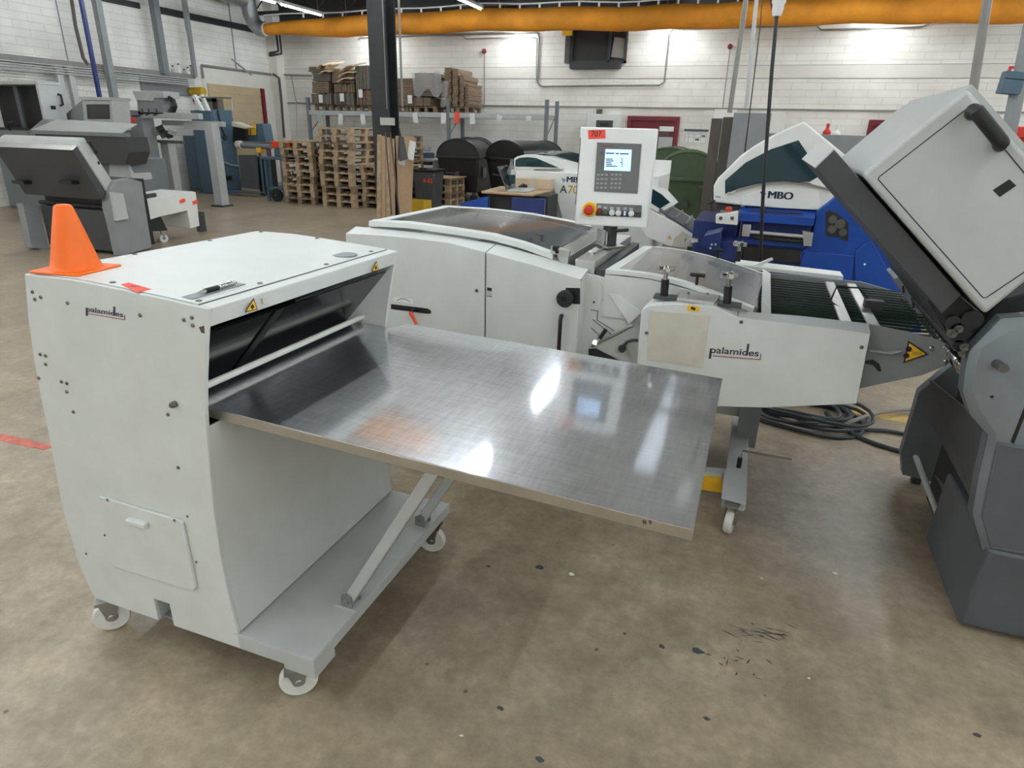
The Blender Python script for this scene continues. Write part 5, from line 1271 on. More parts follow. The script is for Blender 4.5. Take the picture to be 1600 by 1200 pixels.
container(P(738, 300, y=a.y+1.7).x-.15, a.y+2.05, R(3), 1.0, .7, 1.42, 'binblk', 'black waste container whose lid shows between two others', 'black waste containers')
gx = P(1080, 240, y=11.0).x
container(gx+.0, 10.9, R(6), .95, 1.1, 1.38, 'green', 'green steel waste container beside the dark panels', 'green waste containers')
container(P(1040, 230, y=12.2).x+.1, 12.4, R(2), 1.0, 1.1, 1.40, 'green', 'green steel waste container behind the other green one', 'green waste containers')

# leaning boards at the column, rods, scoop
ky = 10.32
for k in range(4):
    x0 = cx1-.33+.085*k+.17; t = MB().prism([Vector((x0, ky-.12+.02*k, 0)), Vector((x0+.08, ky-.12+.02*k, 0)), Vector((x0+.08-.06, ky+.14, P(610, 211, y=ky).z-.02*k)), Vector((x0-.06, ky+.14, P(610, 211, y=ky).z-.02*k))], (0, .02, 0)).build('wooden_plank', M['chip' if k % 2 else 'wood'])
    tag(t, '%s narrow plank leaning on the column counted from its left' % ['first', 'second', 'third', 'fourth'][k], 'plank', 'planks at the column')
xa_, xb_ = P(632, 211, y=ky+.05).x-.06, P(645, 320, y=ky).x
tag(MB().prism([Vector((xa_-.02, ky-.10, 0)), Vector((xb_, ky-.10, 0)), Vector((xb_-.03, ky+.16, P(640, 213, y=ky).z)), Vector((xa_-.18, ky+.16, P(640, 213, y=ky).z))], (0, .022, 0)).build('chipboard_sheet', M['chip']), 'broad chipboard sheet leaning beside the narrow planks', 'board')
for k, (ut, ub) in enumerate(((602, 612), (610, 624))):
    tag(MB().tube([P(ut, 207, y=ky-.06), P(ub, 336, y=ky-.2)], .012, 6).build('thin_rod', M['brown']), ['dark thin rod leaning left before the planks', 'dark thin rod leaning right before the planks'][k], 'rod')
sq = P(627, 232, y=ky-.14)
so = thing('hand_scoop', 'black hand scoop hanging on the chipboard', 'scoop', sq)
MB().loft([sq+Vector((-.05, 0, .18)), sq+Vector((0, -.03, .2)), sq+Vector((.05, 0, .18))], [sq+Vector((-.08, 0, -.18)), sq+Vector((.02, -.08, -.2)), sq+Vector((.12, 0, -.16))], (0, .01, 0)).build('scoop_blade', M['dgrey'], so)
MB().tube([sq+Vector((0, 0, .18)), sq+Vector((-.03, 0, .32))], .014, 8).build('scoop_handle', M['black'], so)
MB().obox(sq+Vector((.03, -.05, -.22)), (.12, .004, .08), rotm(0, .3, 0)).build('shiny_edge', M['lgrey'], so)
# yellow crate, black bin
cq = P(636, 332, z=0)
cr = thing('yellow_crate', 'yellow plastic crate on the floor by the chipboard', 'crate', (cq.x, cq.y+.2, 0))
W_, D_, H_ = .5, .36, .24; X0, Yc = cq.x-.12, cq.y
for nm, bxs in (('crate_floor', (X0, X0+W_, Yc, Yc+D_, .0, .02)), ('front_wall', (X0, X0+W_, Yc, Yc+.015, .02, H_*.72)), ('back_wall', (X0, X0+W_, Yc+D_-.015, Yc+D_, .02, H_)), ('side_wall', (X0, X0+.015, Yc+.015, Yc+D_-.015, .02, H_)), ('side_wall', (X0+W_-.015, X0+W_, Yc+.015, Yc+D_-.015, .02, H_))):
    MB().box(*bxs).build(nm, M['crate'], cr, .004)
bq = P(664, 326, z=0)
tb2 = thing('refuse_bin', 'dark grey refuse bin with orange lettering beside chipboard', 'bin', (bq.x, bq.y+.25, 0))
zt2 = P(664, 268, y=bq.y).z
frustum(MB(), [Vector((bq.x-.22, bq.y, 0)), Vector((bq.x+.2, bq.y, 0)), Vector((bq.x+.2, bq.y+.4, 0)), Vector((bq.x-.22, bq.y+.4, 0))], [Vector((bq.x-.27, bq.y-.04, zt2)), Vector((bq.x+.25, bq.y-.04, zt2)), Vector((bq.x+.25, bq.y+.46, zt2)), Vector((bq.x-.27, bq.y+.46, zt2))]).build('bin_body', M['dgrey'], tb2, .03)
MB().box(bq.x-.30, bq.x+.28, bq.y-.07, bq.y+.49, zt2, zt2+.05).build('bin_lid', M['black'], tb2, .012)
text('8-85', (bq.x+.0, bq.y-.046, zt2-.22), (1, 0, 0), (0, 0, 1), .09, M['redl'], tb2, 'lettering', bold=.01)
MB().box(bq.x-.06, bq.x+.08, bq.y-.09, bq.y-.05, zt2+.05, zt2+.08).build('lid_grip', M['black'], tb2)
# shelf clutter behind the chipboard under the rack
for k, (u, v, w, h, m) in enumerate(((654, 243, .20, .13, 'carton'), (668, 243, .18, .13, 'tblue'), (654, 253, .18, .12, 'dblue'), (669, 254, .18, .12, 'carton'), (662, 233, .2, .10, 'lgrey'))):
    a = P(u, v, y=15.1); tag(MB().box(a.x-w/2, a.x+w/2, 15.0, 15.3, a.z-h/2, a.z+h/2).build('storage_box', M[m], bevel=.006), ['brown box stacked under the rack beside the black bins', 'slate box stacked under the rack beside the black bins', 'dark blue box low under the rack', 'brown box low under the rack', 'small grey box on top under the rack'][k], 'box', 'boxes under the rack')
a = P(661, 262, y=15.15)
sh = thing('low_shelf', 'low shelf under the rack carrying small boxes', 'shelf', (a.x, 15.15, 0))
for zz in (a.z-.02, a.z+.19): MB().box(a.x-.4, a.x+.4, 14.95, 15.35, zz-.03, zz).build('board', M['lgrey'], sh)
for sx in (-.38, .36): MB().box(a.x+sx, a.x+sx+.03, 14.97, 15.33, 0, a.z+.16).build('side', M['lgrey'], sh)
a = P(643, 235, y=10.2); tag(MB().obox(a, (.12, .004, .3), rotm(0, .2, 0)).build('paper_sheet', M['paper']), 'white paper sheet hanging right of the chipboard', 'paper')

# dark panels leaning behind the white machine
yy_ = 8.6
def leaning(u0, u1, v, m, lab, y, ub=None):
    a = P(u0, v, y=y); b = P(u1, v, y=y)
    return tag(MB().prism([Vector((a.x, y, 0)), Vector((b.x, y, 0)), Vector((b.x, y, b.z)), Vector((a.x, y, a.z))], (0, .04, 0)).build('leaning_board', M[m], bevel=.004), lab, 'board')
leaning(1112, 1129, 185, 'brown', 'tall dark brown board beside the green container', yy_)
leaning(1130, 1147, 183, 'brown', 'tall brown board between dark board and grey cabinet', yy_+.02)
tc_ = thing('tall_cabinet', 'tall grey cabinet behind the white folding hood', 'cabinet', P(1170, 300, y=yy_).xy.to_3d())
a = P(1147, 176, y=yy_-.1); b = P(1206, 177, y=yy_-.1)
MB().box(a.x, b.x, yy_-.1, yy_+.5, .05, a.z).build('body', M['mgrey'], tc_, .005)
xm_ = a.x+(b.x-a.x)*.42
MB().box(a.x+.01, xm_-.004, yy_-.115, yy_-.1, .1, a.z-.02).build('door', M['mgrey'], tc_); MB().box(xm_+.004, b.x-.01, yy_-.115, yy_-.1, .1, a.z-.02).build('door', M['mgrey'], tc_)
MB().box(a.x+.02, b.x-.02, yy_-.08, yy_+.48, 0, .05).build('plinth', M['dgrey'], tc_)
a = P(1205, 178, y=WY-.05); b = P(1223, 215, y=WY-.05)
tag(MB().box(a.x, b.x, WY-.05, WY-.02, b.z-.4, a.z).build('white_board', M['bwhite']), 'white board on the wall right of the grey cabinet', 'board')
a = P(1117, 170, y=WY-.03); tag(MB().box(a.x, a.x+.5, WY-.03, WY-.01, a.z-.25, a.z).build('notice', M['paper']), 'white notice on the wall above the brown panels', 'notice')
a = P(1200, 208, y=9.5); b = P(1370, 212, y=9.5)
tag(MB().box(a.x, b.x, 9.5, 9.56, .3, a.z).build('partition_screen', M['mgrey'], bevel=.01), 'grey partition screen behind the white folding hood', 'screen')
for k, (u, v) in enumerate(((1292, 206), (1307, 208))):
    a = P(u, v, y=9.9); tag(MB().lathe([(.05, 0), (.05, .1), (.02, .14), (.02, .2)], Vector((a.x, 9.9, a.z-.1)), n=10).build('small_can', M['red' if k == 0 else 'paper']), ['small red can showing above the grey screen', 'small pale can showing above the grey screen'][k], 'can')
a = P(1298, 212, y=9.9); tag(MB().box(a.x-.6, a.x+.9, 9.75, 10.2, 0, a.z-.08).build('low_cupboard', M['lgrey'], bevel=.01), 'low cupboard behind the grey screen holding cans', 'cupboard')

# ================================================================== BLUE FOLDING MACHINE WITH WHITE HOOD
NY = 5.5
bm_ = thing('blue_folding_machine', 'royal blue folding machine with white arched hood and teal window', 'machine', P(1200, 420, y=NY).xy.to_3d())
hood_uv = [(1115, 290), (1122, 278), (1135, 265.5), (1157, 243), (1180, 227), (1207, 211.5), (1232, 200), (1256.5, 190), (1300, 225), (1345, 262), (1345, 290), (1304, 309), (1284, 329), (1220, 326), (1155, 321), (1115, 316)]
win_uv = [(1133, 282), (1165, 254), (1205, 233), (1247.5, 219), (1261, 239), (1277, 277), (1265, 284), (1198, 286), (1160, 294), (1133, 303)]
wh = MB().prism(PY(NY, *hood_uv), (0, .85, 0)).build('hood', M['bwhite'], bm_, .012)
MB().prism(PY(NY-.001, *win_uv), (0, -.004, 0)).build('window', M['tealglass'], wh)
MB().tube(PY(NY-.02, (1136, 303), (1155, 296), (1180, 289.5), (1202, 286), (1225, 285), (1260, 288), (1300, 297)), .012, 8).build('chrome_rail', M['chrome'], wh)
MB().prism(PY(NY-.001, (1158, 306), (1190, 297), (1230, 295), (1280, 299), (1284, 328), (1220, 325), (1158, 320)), (0, -.012, 0)).build('name_panel', M['bwhite'], wh, .004)
a = P(1199, 309.5, y=NY-.0145); b = P(1237, 312, y=NY-.0145)
for k in range(3): text('MBO', a+Vector((.004*k, -.0002*k, 0)), b-a, (0, 0, 1), .055, M['mboink'], wh, 'lettering', width=(b-a).length)
MB().prism(PY(NY-.0145, (1187, 299), (1197, 302), (1194, 307), (1190, 304)), (0, -.001, 0)).build('emblem', M['mboink'], wh)
MB().prism(PY(NY-.001, (1118, 306), (1126, 307), (1126, 309), (1118, 308)), (0, -.001, 0)).build('small_mark', M['mgrey'], wh)
MB().prism(PY(NY-.0, (1120, 318), (1155, 323), (1154, 331), (1120, 327)), (0, .4, 0)).build('dark_gap', M['dark'], bm_)
# blue nose: sloped cover, front face
cv0, cv1 = PY(NY+.02, (1157, 323), (1275, 329)); cw0, cw1 = PY(NY-.10, (1156, 333), (1273, 341))
MB().loft([cv0, cv1], [cw0, cw1], (0, 0, -.012)).build('sloped_cover', M['blue'], bm_)
x0b, x1b = cw0.x, cw1.x; zc_ = min(cw0.z, cw1.z)-.012
MB().prism([Vector((x0b, NY-.10, cw0.z-.012)), Vector((x1b, NY-.10, cw1.z-.012)), Vector((x1b, NY-.10, P(1270, 353, y=NY-.1).z)), Vector((x0b, NY-.10, P(1155, 345, y=NY-.1).z))], (0, .05, 0)).build('cover_front', M['blue'], bm_)
MB().prism(PY(NY-.09, (1173, 327.5), (1255, 333), (1255, 336), (1173, 331)), (0, .02, .012)).build('label_strip', M['dblue'], bm_)
zt_b = P(1215, 352, y=NY).z
MB().box(x0b+.02, x1b, NY, NY+.9, .05, zt_b+.1).build('body', M['dblue'], bm_)
MB().box(x0b-.35, x0b, NY+.1, NY+.9, .05, P(1130, 350, y=NY).z).build('side_body', M['dblue'], bm_)
bar = PY(NY-.12, (1168, 362), (1262, 370))
cb_ = MB().cyl(bar[0], bar[1], .014, n=10).build('cross_shaft', M['alu'], bm_)
MB().obox(P(1166, 360, y=NY-.12), (.06, .06, .09)).build('shaft_bearing', M['alu'], cb_, .006)
MB().prism(PY(NY-.14, (1254, 361), (1271, 364), (1268, 385), (1256, 384)), (0, .05, 0)).build('shaft_bearing', M['alu'], cb_)
for k in range(7):
    q = bar[0].lerp(bar[1], .12+.12*k)-Vector((0, -.03, .04)); MB().lathe([(.02, 0), (.02, .05)], q, (1, 0, 0), 10).build('drive_wheel', M['dark'], cb_)
MB().prism(PY(NY-.05, (1158, 372), (1258, 380), (1258, 388), (1158, 380)), (0, .03, 0)).build('front_rail', M['blue'], bm_)
MB().prism(PY(NY-.02, (1160, 385), (1258, 392), (1254, 412), (1162, 404)), (0, .03, 0)).build('dark_trough', M['plexi'], bm_)
# right blue housing
hr = [(1275, 330), (1304, 309), (1345, 296), (1400, 330), (1430, 420), (1440, 520), (1262, 500), (1250, 396), (1268, 380)]
MB().prism(PY(NY-.03, *hr), (0, .8, 0)).build('housing', M['blue'], bm_, .01)
MB().prism(PY(NY-.031, (1290, 331), (1296, 328), (1310, 334), (1326, 348), (1325, 378), (1310, 371), (1290, 369)), (0, -.002, 0)).build('gear_opening', M['dark'], bm_)
for u, v, r in ((1301, 343, .03), (1313, 350, .035), (1300, 358, .03), (1317, 363, .028)):
    q = P(u, v, y=NY-.034); g_ = MB(); g_.lathe([(r, 0), (r, .008), (r*.5, .008), (r*.5, .018), (.001, .018)], q, (0, -1, 0), 14); g_.build('gear', M['bolt'], bm_)
MB().prism(PY(NY-.045, (1258, 393), (1335, 400), (1330, 440), (1330, 520), (1250, 510), (1250, 415)), (0, .02, 0)).build('lower_panel', M['blue'], bm_, .004)
MB().prism(PY(NY-.05, (1336, 395), (1345, 385), (1362, 375), (1440, 520), (1336, 520)), (0, .02, 0)).build('side_door', M['blue'], bm_, .004)
q = P(1351, 413, y=NY-.05); MB().cyl(q, q-Vector((0, .004, 0)), .008, n=10).build('lock', M['paper'], bm_)
# operator box
ob = MB().prism(PY(NY-.2, (1118, 336), (1153, 331), (1152, 352), (1118, 349)), (0, .12, 0)).build('operator_box', M['bwhite'], bm_, .005)
for u in (1126, 1144): MB().cyl(P(u, 341, y=NY-.2), P(u, 341, y=NY-.215), .014, n=12).build('switch', M['dgrey'], ob)
q = P(1138, 330.5, y=NY-.14); MB().lathe([(.02, 0), (.026, .02), (.018, .035)], q, n=14).build('red_switch', M['red'], ob)
MB().cyl(P(1106, 318, y=NY-.1), P(1118, 313, y=NY-.1), .007, n=8).build('black_lever', M['black'], bm_)
MB().prism(PY(NY-.25, (1100, 368), (1128, 362), (1124, 393), (1094, 385)), (0, .3, 0)).build('feed_block', M['dblue'], bm_, .006)
MB().prism(PY(NY-.2, (1124, 375), (1158, 378), (1152, 410), (1120, 404)), (0, .3, 0)).build('feed_block', M['dblue'], bm_, .006)
bolts(bm_, PY(NY-.251, (1112, 382), (1118, 382), (1110, 388)), (0, -1, 0), .008, .004, 'lgrey')
for x in (x0b+.1, x0b+1.3): MB().box(x-.06, x+.06, NY+.1, NY+.8, 0, .06).build('foot', M['dgrey'], bm_)

# ================================================================== WHITE DELIVERY MACHINE WITH LAPTOP DESK
KY = 6.4
am = thing('stacker_delivery', 'white stacker delivery machine with tinted arched hood behind control box', 'machine', P(880, 340, y=KY).xy.to_3d())
xr_a = P(1030, 280, y=KY).x
body = [P(798, 265, y=KY), P(899, 270.5, y=KY)]
zt_a = body[0].z; xa0 = body[0].x
zl_a = P(812, 280, y=KY).z
MB().prism([Vector((xa0, KY, zt_a)), Vector((xr_a, KY, zt_a)), Vector((xr_a, KY, .3)), Vector((P(880, 345, y=KY).x, KY, .3)), P(878, 339, y=KY), P(866, 297, y=KY), P(857, 280, y=KY), P(808, 279, y=KY), Vector((xa0, KY, zl_a))], (0, .75, 0)).build('body', M['bwhite'], am, .008)
# left leg column seen under the arch, inner panel
MB().prism(PY(KY+.06, (800, 280), (865, 283), (880, 340), (880, 420), (800, 420)), (0, .05, 0)).build('inner_panel', M['lgrey'], am)
arch = PY(KY, (803, 264), (803, 248), (808, 244.5), (820, 241.5), (832.5, 241), (845, 244), (860, 251), (878, 264))
MB().prism(arch, (0, .05, 0)).build('hood_side', M['bwhite'], am, .004)
MB().prism(PY(KY-.001, (805.5, 260), (805.5, 250), (812, 246.5), (825, 245.5), (838, 247), (852, 253), (873, 262)), (0, -.003, 0)).build('side_window', M['tealglass'], am)
hx = xa0+.04
pa = PY(KY+.06, (835, 240.5), (850, 240.8), (865, 242), (885, 247), (905, 254)); pb = [p+Vector((0, .6, .02)) for p in pa]
MB().loft(pa, pb, (0, 0, -.01)).build('hood_glass', M['tealglass'], am)
MB().prism([pa[0], pa[-1], Vector((pa[-1].x, KY+.06, zt_a)), Vector((pa[0].x, KY+.06, zt_a))], (0, .02, 0)).build('hood_rail', M['bwhite'], am)
MB().box(xa0, xr_a, KY+.72, KY+.76, zt_a, zt_a+.12).build('hood_back', M['bwhite'], am)
MB().box(xa0+.1, xr_a-.05, KY+.1, KY+.7, 0, .3).build('plinth', M['dblue'], am)
a = P(885, 284.5, y=KY-.001)
for k in range(3): text('MBO', a+Vector((.004*k, -.0002*k, 0)), (1, 0, 0), (0, 0, 1), .055, M['mboink'], am, 'lettering', width=.18)
MB().prism(PY(KY-.0005, (877, 278), (884, 280), (881, 286)), (0, -.001, 0)).build('emblem', M['mgrey'], am)
a = P(874.5, 301, y=KY-.001); text('A', a, (1, 0, 0), (0, 0, 1), .075, M['dgrey'], am, 'lettering', bold=.015)
text('700', a+Vector((.085, 0, 0)), (1, 0, 0), (0, 0, 1), .075, M['ochre'], am, 'lettering', bold=.015)
s_, c_ = warn_triangle(PY(KY+.055, (857, 323), (863, 323), (860, 317)), (0, -1, 0), am)
# sloping tail conveyor toward the blue machine
tl = PY(KY-.25, (1016, 328), (1057, 349), (1092, 373), (1085, 390), (1043, 384), (1010, 370), (990, 340), (990, 322))
MB().prism(tl, (0, .03, 0)).build('tail_side', M['bwhite'], am, .004)
ta, tb_ = PY(KY-.2, (1030, 327), (1100, 372)); tc2 = PY(KY+.35, (1042, 318), (1108, 356))
MB().loft([ta, tb_], [tc2[0], tc2[1]], (0, 0, -.02)).build('tail_deck', M['ggrey'], am)
MB().prism([tc2[0], tc2[1], tc2[1]-Vector((0, 0, .2)), tc2[0]-Vector((0, 0, .2))], (0, .03, 0)).build('tail_side', M['bwhite'], am)
for k in range(4):
    a = ta.lerp(tb_, .15+.22*k); b = tc2[0].lerp(tc2[1], .15+.22*k); MB().cyl(a+Vector((0, 0, .015)), b+Vector((0, 0, .015)), .012, n=8).build('tail_roller', M['steel'], am)
tw = PY(KY-.1, (1012, 287), (1020, 293), (1036, 302), (1053, 321), (1031, 334), (1010, 322))
MB().prism(tw, (0, .35, 0)).build('end_hood', M['bwhite'], am, .006)
MB().prism(PY(KY-.101, (1016, 293), (1034, 304), (1047, 316), (1031, 326), (1014, 315)), (0, -.003, 0)).build('end_window', M['tealglass'], am)
MB().prism(PY(KY-.26, (1054, 372), (1066, 362), (1082, 372), (1100, 376), (1104, 382), (1098, 390), (1050, 384)), (0, -.02, 0)).build('bracket', M['beige'], am)
s_, c_ = warn_triangle(PY(KY-.252, (1043, 373), (1049, 374), (1047, 368)), (0, -1, 0), am)
# desk with laptop etc.
dk = thing('laptop_desk', 'small wooden desk top on blue cabinet beside the white delivery', 'desk', P(810, 330, y=5.8).xy.to_3d())
zd = P(800, 300, y=5.75).z
tp = [P(752, 298.5, z=zd), P(832.5, 304, z=zd), P(866, 295.5, z=zd), P(782, 290.6, z=zd)]
MB().prism(tp, (0, 0, -.02)).build('desk_top', M['chip'], dk, .006)
MB().box(tp[0].x+.05, tp[1].x+.1, tp[0].y+.08, tp[0].y+.40, .05, zd-.02).build('cabinet_body', M['dark'], dk)
MB().prism([Vector((P(722, 320, y=5.7).x, 5.66, zd-.12)), Vector((P(765, 306, y=5.7).x, 5.66, zd-.04)), Vector((P(765, 306, y=5.7).x, 5.66, .1)), Vector((P(722, 320, y=5.7).x, 5.66, .1))], (0, .03, 0)).build('blue_panel', M['blue'], dk)
MB().box(P(802, 310, y=5.6).x, P(853, 310, y=5.6).x, 5.56, 5.60, .1, zd-.03).build('blue_panel', M['dblue'], dk)
lp = thing('laptop', 'open laptop with pale screen glare on the small desk', 'laptop', P(800, 299, z=zd))
zk = zd+.001
kb = [P(792, 299.5, z=zk), P(826, 301, z=zk), P(838, 296, z=zk), P(806, 295, z=zk)]
MB().prism(kb, (0, 0, .014)).build('keyboard_base', M['lgrey'], lp, .003)
h0, h1 = kb[0]+Vector((0, 0, .015)), kb[3]+Vector((0, 0, .015)); upv = Vector((-.10, .02, .20))
sc2 = [h0, h1, h1+upv, h0+upv]
so2 = MB().prism(sc2, (-.008, -.002, -.003)).build('display_lid', M['dgrey'], lp)
i1, i2 = (h1-h0), upv
ins = [h0+i1*.05+i2*.08, h0+i1*.95+i2*.08, h0+i1*.95+i2*.94, h0+i1*.05+i2*.94]
MB().prism([p+Vector((.002, -.0, .001)) for p in ins], (.001, 0, .0005)).build('display', M['plexi'], lp)
bq_ = thing('water_bottle', 'pale plastic bottle standing left of the white delivery', 'bottle', P(799, 290, y=6.0))
q = Vector((P(799, 270, y=5.98).x, 5.98, zd)); hh_ = P(799, 249, y=5.98).z-zd
MB().lathe([(.04, 0), (.042, .02), (.042, hh_*.6), (.015, hh_*.85), (.015, hh_*.92)], q, n=14).build('bottle_body', M['film'], bq_)
MB().lathe([(.017, hh_*.92), (.017, hh_)], q, n=10).build('cap', M['tblue'], bq_)
MB().lathe([(.0425, hh_*.2), (.0425, hh_*.5)], q, n=14).build('bottle_label', M['tealglass'], bq_)
a, b = P(809, 294, y=6.25), P(862, 280, y=6.25)
bxo = thing('cardboard_box', 'low brown cardboard box on the desk behind the laptop', 'box', ((a.x+b.x)/2, 6.02, zd))
MB().box(a.x, b.x, 6.18, 6.34, zd, b.z).build('box_body', M['cartonl'], bxo, .004)
MB().box((a.x+b.x)/2-.02, (a.x+b.x)/2+.02, 6.178, 6.182, zd, b.z).build('tape_strip', M['beige'], bxo)
tag(MB().tube([P(810, 293, z=zd+.012), P(818, 290, z=zd+.03), P(826, 292, z=zd+.015), P(836, 292, z=zd+.02)], [.012, .02, .018, .01], 8).build('small_device', M['black'], bevel=.002), 'small black device lying behind the laptop', 'device')

# ================================================================== MACHINES AT THE LEFT WALL
LX = -7.5
def PXl(x, *uv): return [P(u, v, x=x) for u, v in uv]
lf = thing('folding_machine', 'grey folding machine with tilted dark hood behind the orange cone', 'machine', (-8.0, 6.2, 0))
MB().prism(PXl(LX, (115, 236), (121, 230), (166, 301), (160, 313)), (-1.35, 0, 0)).build('buckle_plate', M['dgrey'], lf, .004)
e1 = PXl(LX+.002, (115, 235), (121, 229)); 
MB().prism([e1[0]+Vector((0, -.012, .002)), e1[1]+Vector((0, -.012, .004)), e1[1]+Vector((0, .004, .012)), e1[0]+Vector((0, .004, .008))], (-1.354, 0, 0)).build('plate_end', M['alu'], lf)
hd2 = MB().prism(PXl(LX, (121, 229), (124, 218), (132, 214), (176, 282), (167, 300)), (-1.35, 0, 0)).build('sound_hood', M['lgrey'], lf, .02)
MB().tube(PXl(LX, (137, 222),)+PXl(LX+.05, (140, 222), (149, 235))+PXl(LX, (150, 238),), .016, 8).build('handle', M['handle'], hd2)
MB().prism(PXl(LX+.001, (152, 252), (155, 252), (156, 257), (153, 257)), (.002, 0, 0)).build('grip_slot', M['black'], hd2)
for u0 in (28, 102): 
    a = P(u0, 281, y=5.78); b = P(u0+19, 285, y=5.78); MB().box(a.x, b.x, 5.70, 5.80, b.z-.02, a.z).build('plate_slot', M['black'], lf)
fr2 = MB().prism(PXl(LX+.05, (172, 293), (178, 284), (203, 279), (222, 284), (227, 320), (238, 387), (190, 401), (181, 360), (176, 340), (172, 325)), (-.14, 0, 0)).build('side_frame', M['mgrey'], lf, .01)
MB().prism(PXl(LX+.052, (170, 300), (188, 302), (192, 318), (197, 342), (178, 345)), (.05, 0, 0)).build('frame_cover', M['lgrey'], fr2, .006)
MB().prism(PXl(LX-1.28, (35, 318), (60, 322), (78, 390), (50, 388)), (-.12, 0, 0)).build('side_frame', M['mgrey'], lf, .008)
for k, (u, v, r, m) in enumerate(((120, 322, .025, 'rubber'), (124, 329, .02, 'dark'), (130, 337, .022, 'steel'), (136, 346, .02, 'dark'))):
    q = P(u+45, v+2, x=LX-.1); MB().cyl(q, q-Vector((1.15, 0, 0)), r, n=12).build('fold_roller', M[m], lf)
y_f = P(165, 360, x=LX-.1).y
MB().box(LX-1.25, LX-.1, y_f+.05, y_f+.08, .05, .55).build('guard_sheet', M['dgrey'], lf)
MB().box(LX-1.2, LX-.12, y_f+.1, y_f+.7, .05, .9).build('dark_core', M['dark'], lf)
# delivery table of that machine
dtb = thing('delivery_table', 'pale delivery table with red stickers beside the grey folding machine', 'machine', (-7.8, 7.6, 0))
DX = -7.75
pdt = PXl(DX, (230, 312), (300, 299), (306, 300), (312, 353), (298, 357), (293, 329), (249, 339), (230, 345))
MB().prism(pdt, (-.6, 0, 0)).build('table_body', M['bwhite'], dtb, .006)
q = P(219, 323, x=DX+.02); MB().cyl(q, q-Vector((.2, 0, 0)), .10, n=24).build('end_disc', M['lgrey'], dtb)
MB().prism(PXl(DX-.05, (230, 332), (250, 336), (262, 360), (232, 362)), (-.5, 0, 0)).build('drive_box', M['dark'], dtb)
q = P(257, 379, x=DX-.1); caster(dtb, DX-.1, q.y, max(.2, P(257, 360, x=DX-.1).z), .06, R(70))
MB().box(DX-.5, DX-.4, q.y+1.0, q.y+1.1, 0, .3).build('leg', M['dgrey'], dtb)
for k, (u, v) in enumerate(((285, 314), (305, 316))):
    q = P(u, v, x=DX+.002); MB().obox(q, (.003, .1, .05), rotm(.2, 0, 0)).build('red_sticker', M['tag'], dtb)
for k in range(4):
    q = P(229+k*4, 307-k*.6, x=DX-.1); MB().box(q.x-.02, q.x+.02, q.y-.02, q.y+.02, q.z-.05, q.z+.03).build('guide', M['dgrey'], dtb)
# second machine behind with wide dark underside
sh2 = thing('folding_machine', 'grey folding machine with pale flat hood second behind the cone', 'machine', (-9.8, 8.6, 0))
SYY = 8.0
lip0, lip1 = P(47, 202, y=SYY), P(193, 209, y=SYY); zl_ = (lip0.z+lip1.z)/2
tp1 = [P(70, 206, y=SYY+.0), P(20, 186, y=SYY+.5), P(34, 182, y=SYY+.55), P(60, 179.5, y=SYY+.6), P(90, 180, y=SYY+.6), P(130, 183, y=SYY+.55), P(160, 187, y=SYY+.5), P(175, 203, y=SYY)]
MB().box(lip0.x, lip1.x, SYY, SYY+.12, zl_-.06, zl_).build('plate_end', M['grey'], sh2, .004)
MB().loft([Vector((lip0.x, SYY+.01, zl_)), Vector((lip1.x-.08, SYY+.01, zl_))], [Vector((lip0.x+.02, SYY+.5, zl_+.18)), Vector((lip1.x-.25, SYY+.5, zl_+.14))], (0, 0, -.02)).build('sound_hood', M['lgrey'], sh2, .006)
MB().prism([Vector((lip0.x-.15, SYY+.03, zl_-.05)), Vector((lip0.x-.35, SYY+.5, zl_+.17)), Vector((lip0.x+.03, SYY+.5, zl_+.17)), Vector((lip0.x+.02, SYY+.02, zl_))], (0, .02, 0)).build('hood_end', M['mgrey'], sh2)
MB().prism([Vector((lip0.x+.03, SYY+.04, zl_-.055)), Vector((lip1.x-.01, SYY+.04, zl_-.055)), Vector((lip1.x-.02, SYY+.06, zl_-.28)), Vector((lip1.x-.20, SYY+.1, zl_-.48)), Vector((lip0.x+.05, SYY+.1, zl_-.48))], (0, .4, 0)).build('buckle_plate', M['dgrey'], sh2, .004)
MB().box(lip0.x+.2, lip1.x-.3, SYY+.3, SYY+1.0, 0, zl_-.4).build('machine_body', M['grey'], sh2, .02)
MB().tube([P(16, 203, y=SYY), P(12, 198, y=SYY-.05), P(14, 192, y=SYY-.05), P(20, 191, y=SYY)], .02, 8).build('handle', M['handle'], sh2)
mbx = MB().prism(PY(SYY+.25, (170, 246), (196, 243), (206, 278), (206, 340), (172, 340)), (0, .4, 0)).build('cable_cover', M['lgrey'], sh2, .006)
# open hood machine at far left
oh = thing('folding_machine', 'grey machine with hood standing open at the left picture edge', 'machine', (-12.3, 8.7, 0))
OY = 8.6
a0, a1 = P(-25, 200, y=OY), P(57, 126, y=OY)
zb_, zt_ = P(50, 201, y=OY).z, a1.z
t_ = .06
MB().box(a0.x, a1.x, OY, OY+.42, zt_-t_, zt_).build('hood_top', M['lgrey'], oh, .01)
MB().box(a1.x-t_, a1.x, OY, OY+.42, zb_, zt_-t_).build('hood_side', M['lgrey'], oh, .01)
MB().box(a0.x, a1.x-t_, OY+.37, OY+.42, zb_, zt_-t_).build('hood_back', M['dark'], oh)
MB().box(a0.x, a1.x-t_, OY+.05, OY+.37, zb_-.03, zb_).build('hood_floor', M['dark'], oh)
MB().box(P(8, 180, y=OY).x, P(14, 180, y=OY).x, OY+.25, OY+.29, zb_, zt_-t_).build('inner_strut', M['ggrey'], oh)
MB().box(a0.x+.1, a1.x-.1, OY+.05, OY+.5, 0, zb_-.03).build('machine_body', M['grey'], oh, .02)
